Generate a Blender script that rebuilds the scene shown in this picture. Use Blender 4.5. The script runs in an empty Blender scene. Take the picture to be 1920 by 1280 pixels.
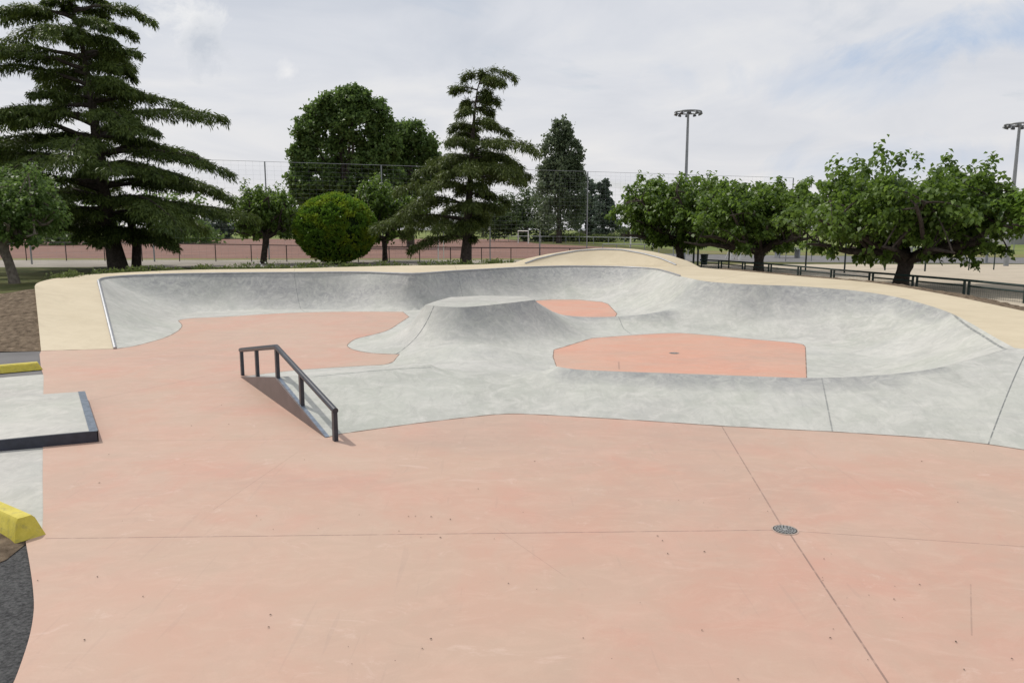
import bpy, bmesh, math, random
import numpy as np
from mathutils import Vector, geometry
R = math.radians
rng = np.random.default_rng(7)
random.seed(7)
scene = bpy.context.scene
col = scene.collection

# ------------------------------------------------------------------ camera
F, PX, PY, PITCH, H = 1400.0, 960.0, 640.0, R(8.53), 3.0
cam = bpy.data.objects.new("camera", bpy.data.cameras.new("camera"))
col.objects.link(cam)
cam.data.sensor_width = 36.0
cam.data.lens = 36.0 * F / 1920.0
cam.location = (0, 0, H)
cam.rotation_euler = (R(90) - PITCH, 0, 0)
cam.data.clip_start = 0.1
cam.data.clip_end = 5000
scene.camera = cam

# ------------------------------------------------------------------ world, sun, exposure
SUN_EL, SUN_AZ = R(53), math.atan2(-0.81, 0.58)
w = bpy.data.worlds.new("World"); scene.world = w; w.use_nodes = True
nt = w.node_tree; nt.nodes.clear()
def wn(t, **k):
    n = nt.nodes.new(t)
    for a, b in k.items(): setattr(n, a, b)
    return n
out = wn('ShaderNodeOutputWorld'); bg = wn('ShaderNodeBackground'); bg.inputs[1].default_value = 0.1
nt.links.new(bg.outputs[0], out.inputs[0])
sky = wn('ShaderNodeTexSky', sky_type='NISHITA', sun_disc=False, sun_elevation=SUN_EL, sun_rotation=SUN_AZ)
sky.air_density = 1.2; sky.dust_density = 1.5; sky.ozone_density = 2.0
tc = wn('ShaderNodeTexCoord'); sep = wn('ShaderNodeSeparateXYZ'); nt.links.new(tc.outputs['Generated'], sep.inputs[0])
def wm(op, a, b=None, c=None, clamp=False):
    n = wn('ShaderNodeMath', operation=op); n.use_clamp = clamp
    for i, v in enumerate((a, b, c)):
        if v is None: continue
        if isinstance(v, (int, float)): n.inputs[i].default_value = v
        else: nt.links.new(v, n.inputs[i])
    return n.outputs[0]
zz = wm('ADD', wm('MAXIMUM', sep.outputs[2], 0.0), 0.16)
cu = wm('DIVIDE', sep.outputs[0], zz); cv = wm('DIVIDE', sep.outputs[1], zz)
cmb = wn('ShaderNodeCombineXYZ'); nt.links.new(cu, cmb.inputs[0]); nt.links.new(cv, cmb.inputs[1]); cmb.inputs[2].default_value = 3.7
def wnoise(scale, detail, rough, dist=0.0, vec=None):
    n = wn('ShaderNodeTexNoise'); n.inputs['Scale'].default_value = scale; n.inputs['Detail'].default_value = detail
    n.inputs['Roughness'].default_value = rough; n.inputs['Distortion'].default_value = dist
    nt.links.new(vec or cmb.outputs[0], n.inputs['Vector']); return n.outputs[0]
def wramp(fac, stops):
    n = wn('ShaderNodeValToRGB'); e = n.color_ramp.elements
    while len(e) < len(stops): e.new(0.5)
    for i, (p, c) in enumerate(stops): e[i].position = p; e[i].color = c
    nt.links.new(fac, n.inputs[0]); return n.outputs[0]
cover = wramp(wnoise(0.62, 9, 0.56, 0.5), [(0.25, (0, 0, 0, 1)), (0.40, (1, 1, 1, 1))])
tone = wramp(wnoise(1.25, 8, 0.55, 0.6), [(0.30, (6.4, 6.7, 7.35, 1)), (0.50, (7.45, 7.6, 8.05, 1)), (0.68, (8.5, 8.45, 8.5, 1))])
def wmix(f, a, b):
    n = wn('ShaderNodeMix', data_type='RGBA'); nt.links.new(f, n.inputs[0])
    for s, v in ((6, a), (7, b)):
        if isinstance(v, tuple): n.inputs[s].default_value = v
        else: nt.links.new(v, n.inputs[s])
    return n.outputs[2]
low = wramp(sep.outputs[2], [(0.0, (1, 1, 1, 1)), (0.22, (0, 0, 0, 1))])
tone = wmix(wm('MULTIPLY', low, 0.55), tone, (8.6, 8.3, 8.3, 1))
mixed = wmix(wm('MULTIPLY', cover, 0.94), sky.outputs[0], tone)
def gap(prev, px, py, rx, ry, amt):                     # thin openings in the cloud, where the blue shows
    d0 = Vector(((px - PX) / F, math.cos(PITCH) - (py - PY) / F * math.sin(PITCH), -math.sin(PITCH) - (py - PY) / F * math.cos(PITCH))).normalized()
    v = wn('ShaderNodeVectorMath', operation='SUBTRACT'); nt.links.new(tc.outputs['Generated'], v.inputs[0]); v.inputs[1].default_value = d0
    k = wn('ShaderNodeVectorMath', operation='MULTIPLY'); nt.links.new(v.outputs[0], k.inputs[0]); k.inputs[1].default_value = (1 / rx, 1 / rx, 1 / ry)
    l = wn('ShaderNodeVectorMath', operation='LENGTH'); nt.links.new(k.outputs[0], l.inputs[0])
    n = wnoise(6, 7, 0.62, 0.6, tc.outputs['Generated'])
    f = wm('MULTIPLY', wm('SUBTRACT', wm('ADD', 1.0, wm('MULTIPLY', wm('SUBTRACT', n, 0.5), 4.0)), l.outputs['Value']), amt, clamp=True)
    return wmix(f, prev, (4.3, 5.5, 7.4, 1))
mixed = gap(mixed, 1880, 70, .15, .035, .9)
mixed = gap(mixed, 1560, 150, .22, .035, .40)
mixed = gap(mixed, 1750, 300, .25, .030, .38)
# two small cumulus puffs, fixed in the sky
def puff(prev, px, py, rad, bright):
    d = Vector(((px - PX) / F, math.cos(PITCH) - (py - PY) / F * math.sin(PITCH), -math.sin(PITCH) - (py - PY) / F * math.cos(PITCH))).normalized()
    v = wn('ShaderNodeVectorMath', operation='DISTANCE'); nt.links.new(tc.outputs['Generated'], v.inputs[0]); v.inputs[1].default_value = d
    n = wnoise(17, 8, 0.65, 0.3, tc.outputs['Generated'])
    f = wm('SUBTRACT', wm('ADD', 1.0, wm('MULTIPLY', wm('SUBTRACT', n, 0.5), 5.0)), wm('DIVIDE', v.outputs['Value'], rad))
    f = wm('MULTIPLY', wm('MULTIPLY', f, 1.0, clamp=True), 0.9)
    return wmix(f, prev, bright)
mixed = puff(mixed, 345, 38, 0.046, (9.1, 9.1, 9.1, 1))
mixed = puff(mixed, 372, 84, 0.030, (5.7, 6.1, 6.8, 1))
mixed = puff(mixed, 540, 132, 0.016, (8.7, 8.7, 8.8, 1))
nt.links.new(mixed, bg.inputs[0])

sv = Vector((math.sin(SUN_AZ) * math.cos(SUN_EL), math.cos(SUN_AZ) * math.cos(SUN_EL), math.sin(SUN_EL)))
sun = bpy.data.objects.new("sun", bpy.data.lights.new("sun", 'SUN')); col.objects.link(sun)
sun.data.energy = 2.6; sun.data.angle = R(1.2); sun.data.color = (1.0, 0.95, 0.87)
sun.rotation_euler = sv.to_track_quat('Z', 'Y').to_euler(); sun.location = (-20, 20, 40)
scene.view_settings.view_transform = 'Standard'; scene.view_settings.look = 'None'
scene.view_settings.exposure = -0.03; scene.view_settings.gamma = 1.0

# ------------------------------------------------------------------ geometry of the site
GZ = 0.6                                   # level of the lawn and the pitch; the skate floor is z = 0
def at(px, py, z=0.0):
    ww = (py - PY) / F
    zc = (H - z) / (math.sin(PITCH) + ww * math.cos(PITCH))
    return (zc * (px - PX) / F, zc * (math.cos(PITCH) - ww * math.sin(PITCH)), z)
def far(px, y):                            # ground x for a bearing at distance y
    return (px - PX) / F * (y * math.cos(PITCH) + (H - GZ) * math.sin(PITCH))
def zat(py, y):                            # height seen on image row py at distance y
    ww = (py - PY) / F
    return H - y * (math.sin(PITCH) + ww * math.cos(PITCH)) / (math.cos(PITCH) - ww * math.sin(PITCH))

# ------------------------------------------------------------------ helpers
class MB:
    def __init__(s): s.v = []; s.f = []
    def quad(s, a, b, c, d):
        n = len(s.v); s.v += [a, b, c, d]; s.f.append((n, n + 1, n + 2, n + 3))
    def box(s, c, size, rz=0.0, tilt=None):
        cx, cy, cz = c; a, b, h = (k / 2 for k in size); n = len(s.v); co, si = math.cos(rz), math.sin(rz)
        for dz in (-h, h):
            for dx, dy in ((-a, -b), (a, -b), (a, b), (-a, b)):
                s.v.append((cx + dx * co - dy * si, cy + dx * si + dy * co, cz + dz))
        s.f += [tuple(n + k for k in q) for q in ((3, 2, 1, 0), (4, 5, 6, 7), (0, 1, 5, 4), (1, 2, 6, 5), (2, 3, 7, 6), (3, 0, 4, 7))]
    def tube(s, pts, rad, n=6, cap=True):
        pts = [Vector(p) for p in pts]
        if isinstance(rad, (int, float)): rad = [rad] * len(pts)
        base = len(s.v); prev = None
        for i, p in enumerate(pts):
            t = (pts[min(i + 1, len(pts) - 1)] - pts[max(i - 1, 0)]).normalized()
            ref = Vector((0, 0, 1)) if abs(t.z) < 0.9 else Vector((1, 0, 0))
            if prev is None: u = t.cross(ref).normalized()
            else: u = (prev - t * prev.dot(t)).normalized()
            prev = u; v = t.cross(u)
            for k in range(n):
                a = 2 * math.pi * k / n
                s.v.append(tuple(p + (u * math.cos(a) + v * math.sin(a)) * rad[i]))
        for i in range(len(pts) - 1):
            for k in range(n):
                a = base + i * n + k; b = base + i * n + (k + 1) % n
                s.f.append((a, b, b + n, a + n))
        if cap:
            s.f.append(tuple(base + k for k in range(n))[::-1])
            s.f.append(tuple(base + (len(pts) - 1) * n + k for k in range(n)))
    def grid(s, rows):
        n = len(s.v); m = len(rows[0])
        for r in rows: s.v += [tuple(p) for p in r]
        for i in range(len(rows) - 1):
            for j in range(m - 1):
                a = n + i * m + j
                s.f.append((a, a + 1, a + m + 1, a + m))
def wloc(o):
    p = Vector((0, 0, 0))
    while o is not None: p += o.location; o = o.parent
    return p
def link(name, me, mat, parent=None):
    if mat is not None and len(me.materials) == 0: me.materials.append(mat)
    o = bpy.data.objects.new(name, me); col.objects.link(o)
    if parent is not None: o.parent = parent
    return o
def build(name, mb, mat, parent=None, smooth=False, sharp=None):
    me = bpy.data.meshes.new(name); off = wloc(parent) if parent is not None else Vector((0, 0, 0))
    me.from_pydata([(x - off.x, y - off.y, z - off.z) for x, y, z in mb.v], [], mb.f); me.validate()
    bm = bmesh.new(); bm.from_mesh(me); bmesh.ops.recalc_face_normals(bm, faces=bm.faces) if name not in NORECALC else None
    bm.to_mesh(me); bm.free()
    if smooth:
        me.polygons.foreach_set('use_smooth', [True] * len(me.polygons))
        me.set_sharp_from_angle(angle=R(sharp or 40))
    return link(name, me, mat, parent)
NORECALC = {'lawn'}
def quads(name, V, mat, parent=None, smooth=False):       # V: (N,4,3) array -> one mesh of N separate quads
    N = len(V); off = wloc(parent) if parent is not None else Vector((0, 0, 0))
    V = (V - np.array(off)).astype(np.float32)
    me = bpy.data.meshes.new(name); me.vertices.add(N * 4); me.loops.add(N * 4); me.polygons.add(N)
    me.vertices.foreach_set('co', V.reshape(-1)); me.loops.foreach_set('vertex_index', np.arange(N * 4, dtype=np.int32))
    me.polygons.foreach_set('loop_start', np.arange(0, N * 4, 4, dtype=np.int32)); me.polygons.foreach_set('loop_total', np.full(N, 4, dtype=np.int32))
    me.update(calc_edges=True); me.validate()
    return link(name, me, mat, parent)
def tag(o, label=None, cat=None, group=None, kind=None):
    if label: o['label'] = label
    if cat: o['category'] = cat
    if group: o['group'] = group
    if kind: o['kind'] = kind
    return o
def thing(name, loc, label, cat, group=None):
    o = bpy.data.objects.new(name, None); col.objects.link(o); o.location = loc; o.empty_display_size = 0.3
    return tag(o, label, cat, group)
def struct(name, mb, mat, smooth=False): return tag(build(name, mb, mat, None, smooth), kind='structure')

# ------------------------------------------------------------------ materials
class Mat:
    def __init__(s, name):
        s.m = bpy.data.materials.new(name); s.m.use_nodes = True; s.t = s.m.node_tree; s.b = s.t.nodes['Principled BSDF']
        s.geo = s.t.nodes.new('ShaderNodeNewGeometry'); s.pos = s.geo.outputs['Position']
    def n(s, t, **k):
        q = s.t.nodes.new(t)
        for a, b in k.items(): setattr(q, a, b)
        return q
    def set(s, sock, v):
        if isinstance(v, bpy.types.NodeSocket): s.t.links.new(v, sock)
        else: sock.default_value = v
    def math(s, op, a, b=0.0, clamp=False):
        q = s.n('ShaderNodeMath', operation=op); q.use_clamp = clamp; s.set(q.inputs[0], a); s.set(q.inputs[1], b); return q.outputs[0]
    def scaled(s, sc, rz=0.0):
        q = s.n('ShaderNodeMapping'); s.set(q.inputs['Vector'], s.pos); q.inputs['Scale'].default_value = sc; q.inputs['Rotation'].default_value = (0, 0, rz); return q.outputs[0]
    def noise(s, scale, detail=4, rough=0.55, vec=None, dist=0.0):
        q = s.n('ShaderNodeTexNoise'); q.inputs['Scale'].default_value = scale; q.inputs['Detail'].default_value = detail
        q.inputs['Roughness'].default_value = rough; q.inputs['Distortion'].default_value = dist; s.set(q.inputs['Vector'], vec or s.pos); return q.outputs[0]
    def ramp(s, f, a, b, lo=(0, 0, 0, 1), hi=(1, 1, 1, 1)):
        q = s.n('ShaderNodeValToRGB'); e = q.color_ramp.elements; e[0].position, e[1].position = a, b; e[0].color, e[1].color = lo, hi
        s.set(q.inputs[0], f); return q.outputs[0]
    def mix(s, f, a, b, mode='MIX'):
        q = s.n('ShaderNodeMix', data_type='RGBA', blend_type=mode); s.set(q.inputs[0], f)
        for i, v in ((6, a), (7, b)): s.set(q.inputs[i], v if isinstance(v, bpy.types.NodeSocket) else (*v[:3], 1))
        return q.outputs[2]
    def line(s, a, b, wd):                                  # 1 on a joint from a to b in plan
        q = s.n('ShaderNodeVectorMath', operation='MULTIPLY'); s.set(q.inputs[0], s.pos); q.inputs[1].default_value = (1, 1, 0)
        ax = Vector((a[0], a[1], 0)); ab = Vector((b[0], b[1], 0)) - ax
        p = s.n('ShaderNodeVectorMath', operation='SUBTRACT'); s.set(p.inputs[0], q.outputs[0]); p.inputs[1].default_value = ax
        dt = s.n('ShaderNodeVectorMath', operation='DOT_PRODUCT'); s.set(dt.inputs[0], p.outputs[0]); dt.inputs[1].default_value = ab / ab.length_squared
        h = s.math('ADD', dt.outputs['Value'], 0.0, True)
        sc = s.n('ShaderNodeVectorMath', operation='SCALE'); sc.inputs[0].default_value = ab; s.set(sc.inputs['Scale'], h)
        ds = s.n('ShaderNodeVectorMath', operation='DISTANCE'); s.set(ds.inputs[0], p.outputs[0]); s.set(ds.inputs[1], sc.outputs[0])
        return s.math('LESS_THAN', ds.outputs['Value'], wd) if wd > 0 else s.math('SUBTRACT', 1.0, s.math('DIVIDE', ds.outputs['Value'], -wd), True)
    def bump(s, h, strength, dist=0.01):
        q = s.n('ShaderNodeBump'); q.inputs['Strength'].default_value = strength; q.inputs['Distance'].default_value = dist
        s.set(q.inputs['Height'], h); s.set(s.b.inputs['Normal'], q.outputs[0])
    def done(s, color, rough=0.7, spec=0.3, metal=0.0):
        s.set(s.b.inputs['Base Color'], color if isinstance(color, bpy.types.NodeSocket) else (*color[:3], 1))
        s.set(s.b.inputs['Roughness'], rough); s.b.inputs['Specular IOR Level'].default_value = spec; s.b.inputs['Metallic'].default_value = metal
        return s.m
def floor_mat(name, c0, c1, c2, joints, strength=1.0):
    m = Mat(name)
    big = m.ramp(m.noise(0.30, 8, 0.66, dist=1.2), 0.38, 0.62)
    mid = m.ramp(m.noise(0.85, 8, 0.66, m.scaled((1.0, 0.8, 1), 0.3), 0.9), 0.38, 0.64)
    c = m.mix(big, c0, c1); c = m.mix(m.math('MULTIPLY', mid, 0.75), c, c2)
    rose = m.ramp(m.noise(0.55, 7, 0.66, m.scaled((1, 1, 1), 2.3), 1.0), 0.46, 0.66)
    c = m.mix(m.math('MULTIPLY', rose, 0.65), c, tuple(k * f for k, f in zip(c0, (1.0, .90, .87))))
    tan = m.ramp(m.noise(0.23, 7, 0.64, m.scaled((1, 1.4, 1), .9), 0.8), 0.42, 0.64)
    c = m.mix(m.math('MULTIPLY', tan, 0.60), c, (0.490, 0.368, 0.282))
    stain = m.ramp(m.noise(0.20, 8, 0.68, m.scaled((1, 1.6, 1), -.4), 0.7), 0.50, 0.68)
    c = m.mix(m.math('MULTIPLY', stain, 0.50), c, (0.40, 0.305, 0.25))
    streak = m.ramp(m.noise(2.6, 9, 0.72, m.scaled((0.7, 1.3, 1), -0.35), 1.2), 0.48, 0.70)
    c = m.mix(m.math('MULTIPLY', streak, 0.30), c, tuple(min(1, k * 1.16 + .015) for k in c1))
    pale = m.ramp(m.noise(1.5, 10, 0.76, m.scaled((0.8, 1.3, 1), 0.5), 1.6), 0.58, 0.70)
    c = m.mix(m.math('MULTIPLY', pale, 0.55), c, (0.63, 0.475, 0.40))
    scuff = m.ramp(m.noise(3.4, 9, 0.75, m.scaled((1.3, 0.5, 1), 0.9), 1.4), 0.58, 0.74)
    c = m.mix(m.math('MULTIPLY', scuff, 0.20), c, (0.30, 0.225, 0.195))
    for sx_, rz_ in ((0.06, 0.6), (0.05, -0.45), (0.07, 1.35)):          # long faint wheel marks
        wl = m.ramp(m.noise(11, 2, 0.4, m.scaled((1.0, sx_, 1), rz_), .3), 0.715, 0.73)
        c = m.mix(m.math('MULTIPLY', wl, 0.09), c, (0.26, 0.20, 0.18))
    dots = m.n('ShaderNodeTexVoronoi'); dots.inputs['Scale'].default_value = 1.9; m.set(dots.inputs['Vector'], m.pos)
    fine = m.noise(60, 3, 0.6)
    c = m.mix(m.math('MULTIPLY', m.ramp(fine, 0.3, 0.7), 0.12), c, tuple(k * 0.8 for k in c0))
    for a, b, wd, st in joints:
        c = m.mix(m.math('MULTIPLY', m.line(a, b, wd), m.math('MULTIPLY', m.ramp(m.noise(9, 3), 0.25, 0.5), st)), c, (0.20, 0.13, 0.11))
    pit = m.math('LESS_THAN', dots.outputs['Distance'], 0.011)
    c = m.mix(m.math('MULTIPLY', pit, 0.8), c, (0.12, 0.07, 0.06))
    m.bump(fine, 0.12, 0.004)
    return m.done(c, 0.62, 0.35)
def concrete_mat(name, joints=(), dark_bands=(), base=(0.475, 0.472, 0.442)):
    m = Mat(name)
    k_ = lambda f, add=(0, 0, 0): tuple(c * f + a for c, a in zip(base, add))
    big = m.ramp(m.noise(0.42, 6, 0.62, dist=0.8), 0.36, 0.62)
    c = m.mix(big, k_(.84), k_(1.08))
    hue = m.ramp(m.noise(0.35, 5, 0.6, m.scaled((1, 1, 1), 2.0), 0.7), 0.38, 0.64)
    c = m.mix(m.math('MULTIPLY', hue, 0.50), c, (0.40, 0.425, 0.36))
    tr = m.ramp(m.noise(2.3, 10, 0.76, dist=0.9), 0.44, 0.66)
    c = m.mix(m.math('MULTIPLY', tr, 0.70), c, k_(1.25, (.012, .004, .0)))
    gr = m.ramp(m.noise(1.1, 8, 0.7, m.scaled((1, 0.6, 1), 1.1), 1.0), 0.50, 0.68)
    c = m.mix(m.math('MULTIPLY', gr, 0.46), c, (0.385, 0.40, 0.365))
    sw = m.ramp(m.noise(5.5, 9, 0.78, m.scaled((1.0, 0.30, 0.7), 0.7), 1.0), 0.50, 0.68)
    c = m.mix(m.math('MULTIPLY', sw, 0.36), c, k_(.64))
    sw2 = m.ramp(m.noise(6.5, 9, 0.78, m.scaled((0.30, 1.0, 0.8), -0.35), 0.9), 0.53, 0.70)
    c = m.mix(m.math('MULTIPLY', sw2, 0.34), c, k_(1.28))
    dk = m.ramp(m.noise(0.7, 8, 0.72, m.scaled((0.6, 1, 1.6)), 1.4), 0.54, 0.74)
    c = m.mix(m.math('MULTIPLY', dk, 0.34), c, (0.29, 0.30, 0.305))
    if dark_bands:  # blotchy darker bands that fade away from each line
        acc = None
        for a, b, wd in dark_bands:
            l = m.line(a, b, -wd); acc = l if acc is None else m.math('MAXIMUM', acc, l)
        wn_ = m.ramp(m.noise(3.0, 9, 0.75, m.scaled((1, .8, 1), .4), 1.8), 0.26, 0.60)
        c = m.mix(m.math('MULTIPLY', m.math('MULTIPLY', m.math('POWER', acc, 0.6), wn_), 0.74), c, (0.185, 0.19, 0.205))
    for a, b, wd, st in joints:
        c = m.mix(m.math('MULTIPLY', m.line(a, b, wd), m.math('MULTIPLY', m.ramp(m.noise(7, 3), 0.2, 0.5), st)), c, (0.13, 0.14, 0.14))
    m.bump(m.noise(9, 8, 0.7), 0.10, 0.02)
    return m.done(c, 0.62, 0.3)
def plain(name, c, rough=0.6, spec=0.4, metal=0.0, var=0.2, scale=6.0, bump=0.0, c2=None):
    m = Mat(name); f = m.ramp(m.noise(scale, 6, 0.65), 0.35, 0.68)
    cc = m.mix(f, tuple(k * (1 - var) for k in c), c2 or tuple(min(1, k * (1 + var)) for k in c))
    if bump: m.bump(m.noise(scale * 3, 6, 0.7), bump, 0.05)
    return m.done(cc, rough, spec, metal)
def leaf_mat(name, dark, light, trans=0.35, gloss=0.35, tip=None):
    m = Mat(name)
    isl = m.geo.outputs['Random Per Island']
    f = m.math('ADD', m.math('MULTIPLY', isl, 0.65), m.math('MULTIPLY', m.ramp(m.noise(0.9, 3), 0.3, 0.7), 0.35))
    c = m.mix(f, dark, light)
    if tip:
        c = m.mix(m.ramp(m.noise(1.1, 4, 0.6), 0.48, 0.62), c, tip)
    m.set(m.b.inputs['Base Color'], c); m.b.inputs['Roughness'].default_value = 0.48; m.b.inputs['Specular IOR Level'].default_value = gloss
    tr = m.n('ShaderNodeBsdfTranslucent'); m.set(tr.inputs[0], m.mix(0.5, c, tuple(min(1, k * 1.5) for k in light)))
    mx = m.n('ShaderNodeMixShader'); mx.inputs[0].default_value = trans
    m.set(mx.inputs[1], m.b.outputs[0]); m.set(mx.inputs[2], tr.outputs[0]); m.set(m.t.nodes['Material Output'].inputs[0], mx.outputs[0])
    return m.m

PINK0, PINK1, PINK2 = (0.535, 0.322, 0.252), (0.520, 0.367, 0.288), (0.462, 0.324, 0.250)
J = [(at(85, 1009), at(1455, 993), .007, .75), (at(1490, 995), at(1935, 1025), .006, .6), (at(1354, 800), at(1466, 986), .009, .6),
     (at(1481, 1000), at(1668, 1284), .0085, .75), (at(185, 826), at(600, 823), .008, .3), (at(170, 750), at(440, 694), .010, .4),
     (at(560, 846), at(400, 955), .006, .25), (at(930, 990), at(1060, 1080), .004, .25), (at(1820, 1095), at(1822, 1190), .006, .35), (at(640, 690), at(330, 660), .008, .22)]
M_PINK = floor_mat('pink_concrete', PINK0, PINK1, PINK2, J)
M_PAD = floor_mat('salmon_concrete', (0.60, 0.315, 0.225), (0.61, 0.35, 0.26), (0.56, 0.305, 0.222), [(at(1160, 678), at(1161, 692), .02, .4)])
GJ = [(at(551, 511.5, 1.3), at(571, 584), .012, .55), (at(857, 508, 1.3), at(905, 590, 0), .014, .5), (at(830, 571, 1.05), at(742, 664), .016, .9),
      (at(1157, 589, .3), at(1184, 627), .012, .6), (at(1541, 708, .46), at(1561, 809), .012, .6), (at(1921, 662, .85), at(1853, 833), .010, .8),
      (at(1513, 676), at(1778, 590, 0.95), .010, .30), (at(1778, 588, .95), at(1888, 653, .85), .02, .7),
      (at(1513, 708, .46), at(1640, 703.5, .53), .012, .6), (at(1640, 703.5, .53), at(1760, 689.5, .66), .012, .7), (at(1760, 689.5, .66), at(1888, 654, .86), .012, .8), (at(590, 701.5, .46), at(807, 683, .46), .014, .6),
      (at(1275, 517.5, 1.3), at(1330, 528, 1.3), .02, .4)]
DARK_BANDS = [(at(a_[0], a_[1], a_[2]), at(b_[0], b_[1], b_[2]), wd_) for a_, b_, wd_ in (  # darker mottled bands along lips, hump and saddle, with scuffs on the front ridge
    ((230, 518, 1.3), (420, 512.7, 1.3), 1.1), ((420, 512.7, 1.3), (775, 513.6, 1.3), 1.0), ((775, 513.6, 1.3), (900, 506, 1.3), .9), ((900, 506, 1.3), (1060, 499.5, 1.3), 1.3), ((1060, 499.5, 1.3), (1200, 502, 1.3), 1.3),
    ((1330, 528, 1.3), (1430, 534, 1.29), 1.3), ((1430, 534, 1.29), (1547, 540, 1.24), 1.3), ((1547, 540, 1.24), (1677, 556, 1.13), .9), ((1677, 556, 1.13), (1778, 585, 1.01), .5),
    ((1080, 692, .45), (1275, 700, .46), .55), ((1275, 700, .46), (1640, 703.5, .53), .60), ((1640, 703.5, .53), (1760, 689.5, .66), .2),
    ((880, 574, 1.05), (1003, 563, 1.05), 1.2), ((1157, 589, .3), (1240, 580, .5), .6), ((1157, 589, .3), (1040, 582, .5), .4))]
M_GREY = concrete_mat('grey_concrete', GJ, DARK_BANDS)
M_TOP = concrete_mat('pale_concrete', base=(0.46, 0.45, 0.42))
def beige():
    m = Mat('beige_concrete')
    c = m.mix(m.ramp(m.noise(0.5, 6, 0.6, dist=.5), 0.35, 0.65), (0.53, 0.45, 0.315), (0.60, 0.515, 0.37))
    c = m.mix(m.math('MULTIPLY', m.ramp(m.noise(2.4, 9, 0.72, m.scaled((.6, 1.5, 1), .2), 1.0), 0.42, 0.7), 0.4), c, (0.66, 0.58, 0.43))
    c = m.mix(m.math('MULTIPLY', m.ramp(m.noise(1.6, 9, 0.75, m.scaled((.4, 1.3, 1), .1), 1.5), 0.58, 0.75), 0.35), c, (0.42, 0.35, 0.25))
    c = m.mix(m.math('MULTIPLY', m.ramp(m.noise(0.9, 8, 0.7, dist=1.2), 0.54, 0.72), 0.35), c, (0.44, 0.365, 0.25))
    for a_, b_ in ((at(551, 511, 1.3), at(553, 503, 1.3)), (at(857, 508, 1.3), at(852, 496.5, 1.3)), (at(1330, 528, 1.3), at(1410, 510, 1.3)), (at(1677, 556, 1.13), at(1760, 550, 1.12)), (at(1420, 533.5, 1.3), at(1510, 519, 1.29)), (at(300, 515, 1.3), at(300, 508, 1.3))):
        c = m.mix(m.math('MULTIPLY', m.line(a_, b_, .012), .45), c, (0.25, 0.2, 0.14))
    c = m.mix(m.math('MULTIPLY', m.line(at(112, 533, 1.25), at(183, 529, 1.28), .012), .45), c, (0.25, 0.2, 0.14))
    m.bump(m.noise(14, 6, .7), 0.08, 0.01)
    return m.done(c, 0.68, 0.3)
M_BEIGE = beige()
M_STEEL = plain('galvanised_steel', (0.42, 0.43, 0.45), 0.42, 0.5, 0.75, 0.15, 8)
M_RAIL = plain('dark_painted_steel', (0.030, 0.033, 0.045), 0.38, 0.5, 0.0, 0.25, 9)
M_PLATE = plain('brown_steel_plate', (0.16, 0.13, 0.125), 0.5, 0.4, 0.2, 0.12, 3)
M_NAVY = plain('navy_steel', (0.030, 0.034, 0.052), 0.45, 0.5, 0.1, 0.25, 7)
M_EDGE = plain('worn_steel_edge', (0.20, 0.24, 0.30), 0.4, 0.5, 0.6, 0.3, 12)
def worn_yellow():
    m = Mat('yellow_paint'); c = m.mix(m.ramp(m.noise(6, 6, .65), .35, .68), (.50, .42, .045), (.66, .56, .10))
    c = m.mix(m.math('MULTIPLY', m.ramp(m.noise(9, 8, .75, dist=.8), .52, .64), .55), c, (.30, .26, .09))
    c = m.mix(m.math('MULTIPLY', m.ramp(m.noise(16, 6, .7), .64, .68), .8), c, (.40, .38, .34))
    m.bump(m.noise(30, 6, .7), .25, .01); return m.done(c, .6, .35)
M_YELLOW = worn_yellow()
M_LAWN = plain('lawn_grass', (0.075, 0.095, 0.028), 0.95, 0.1, 0, 0.3, 0.35, 0.4, (0.15, 0.145, 0.06))
M_FIELD = plain('field_grass', (0.15, 0.20, 0.055), 0.95, 0.1, 0, 0.12, 0.06, 0.0, (0.20, 0.22, 0.08))
M_DRY = plain('dry_grass', (0.27, 0.235, 0.12), 0.95, 0.1, 0, 0.3, 0.3, 0.3, (0.20, 0.21, 0.08))
M_PITCH = plain('red_clay', (0.225, 0.135, 0.110), 0.95, 0.1, 0, 0.14, 0.25)
M_PATH = plain('grey_path', (0.33, 0.30, 0.26), 0.95, 0.1, 0, 0.14, 0.5)
M_SAND = plain('sandy_ground', (0.47, 0.41, 0.325), 0.95, 0.1, 0, 0.10, 0.4, 0.1)
M_ASPH = plain('asphalt', (0.085, 0.087, 0.092), 0.8, 0.4, 0, 0.55, 34, 1.0, (0.20, 0.20, 0.20))
M_ROAD = plain('road_asphalt', (0.17, 0.165, 0.165), 0.9, 0.2, 0, 0.18, 0.6)
M_DIRT = plain('bare_soil', (0.165, 0.122, 0.085), 1.0, 0.1, 0, 0.38, 7.0, 1.0, (0.285, 0.22, 0.155))
M_BARK = plain('grey_bark', (0.070, 0.058, 0.050), 0.95, 0.15, 0, 0.4, 7, 0.9)
M_PALEBARK = plain('pale_bark', (0.17, 0.15, 0.125), 0.95, 0.15, 0, 0.35, 6, 0.9)
M_FENCE = plain('brown_fence_paint', (0.050, 0.036, 0.034), 0.6, 0.3, 0, 0.2, 6)
M_GREENP = plain('dark_green_paint', (0.012, 0.030, 0.028), 0.45, 0.4, 0, 0.2, 6)
M_GALV = plain('grey_metal', (0.27, 0.285, 0.30), 0.5, 0.4, 0.3, 0.12, 6)
M_WIRE = plain('thin_wire', (0.26, 0.28, 0.31), 0.6, 0.3, 0.3, 0.1, 6)
M_WHITE = plain('white_paint', (0.72, 0.72, 0.70), 0.5, 0.4, 0, 0.08, 6)

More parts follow.
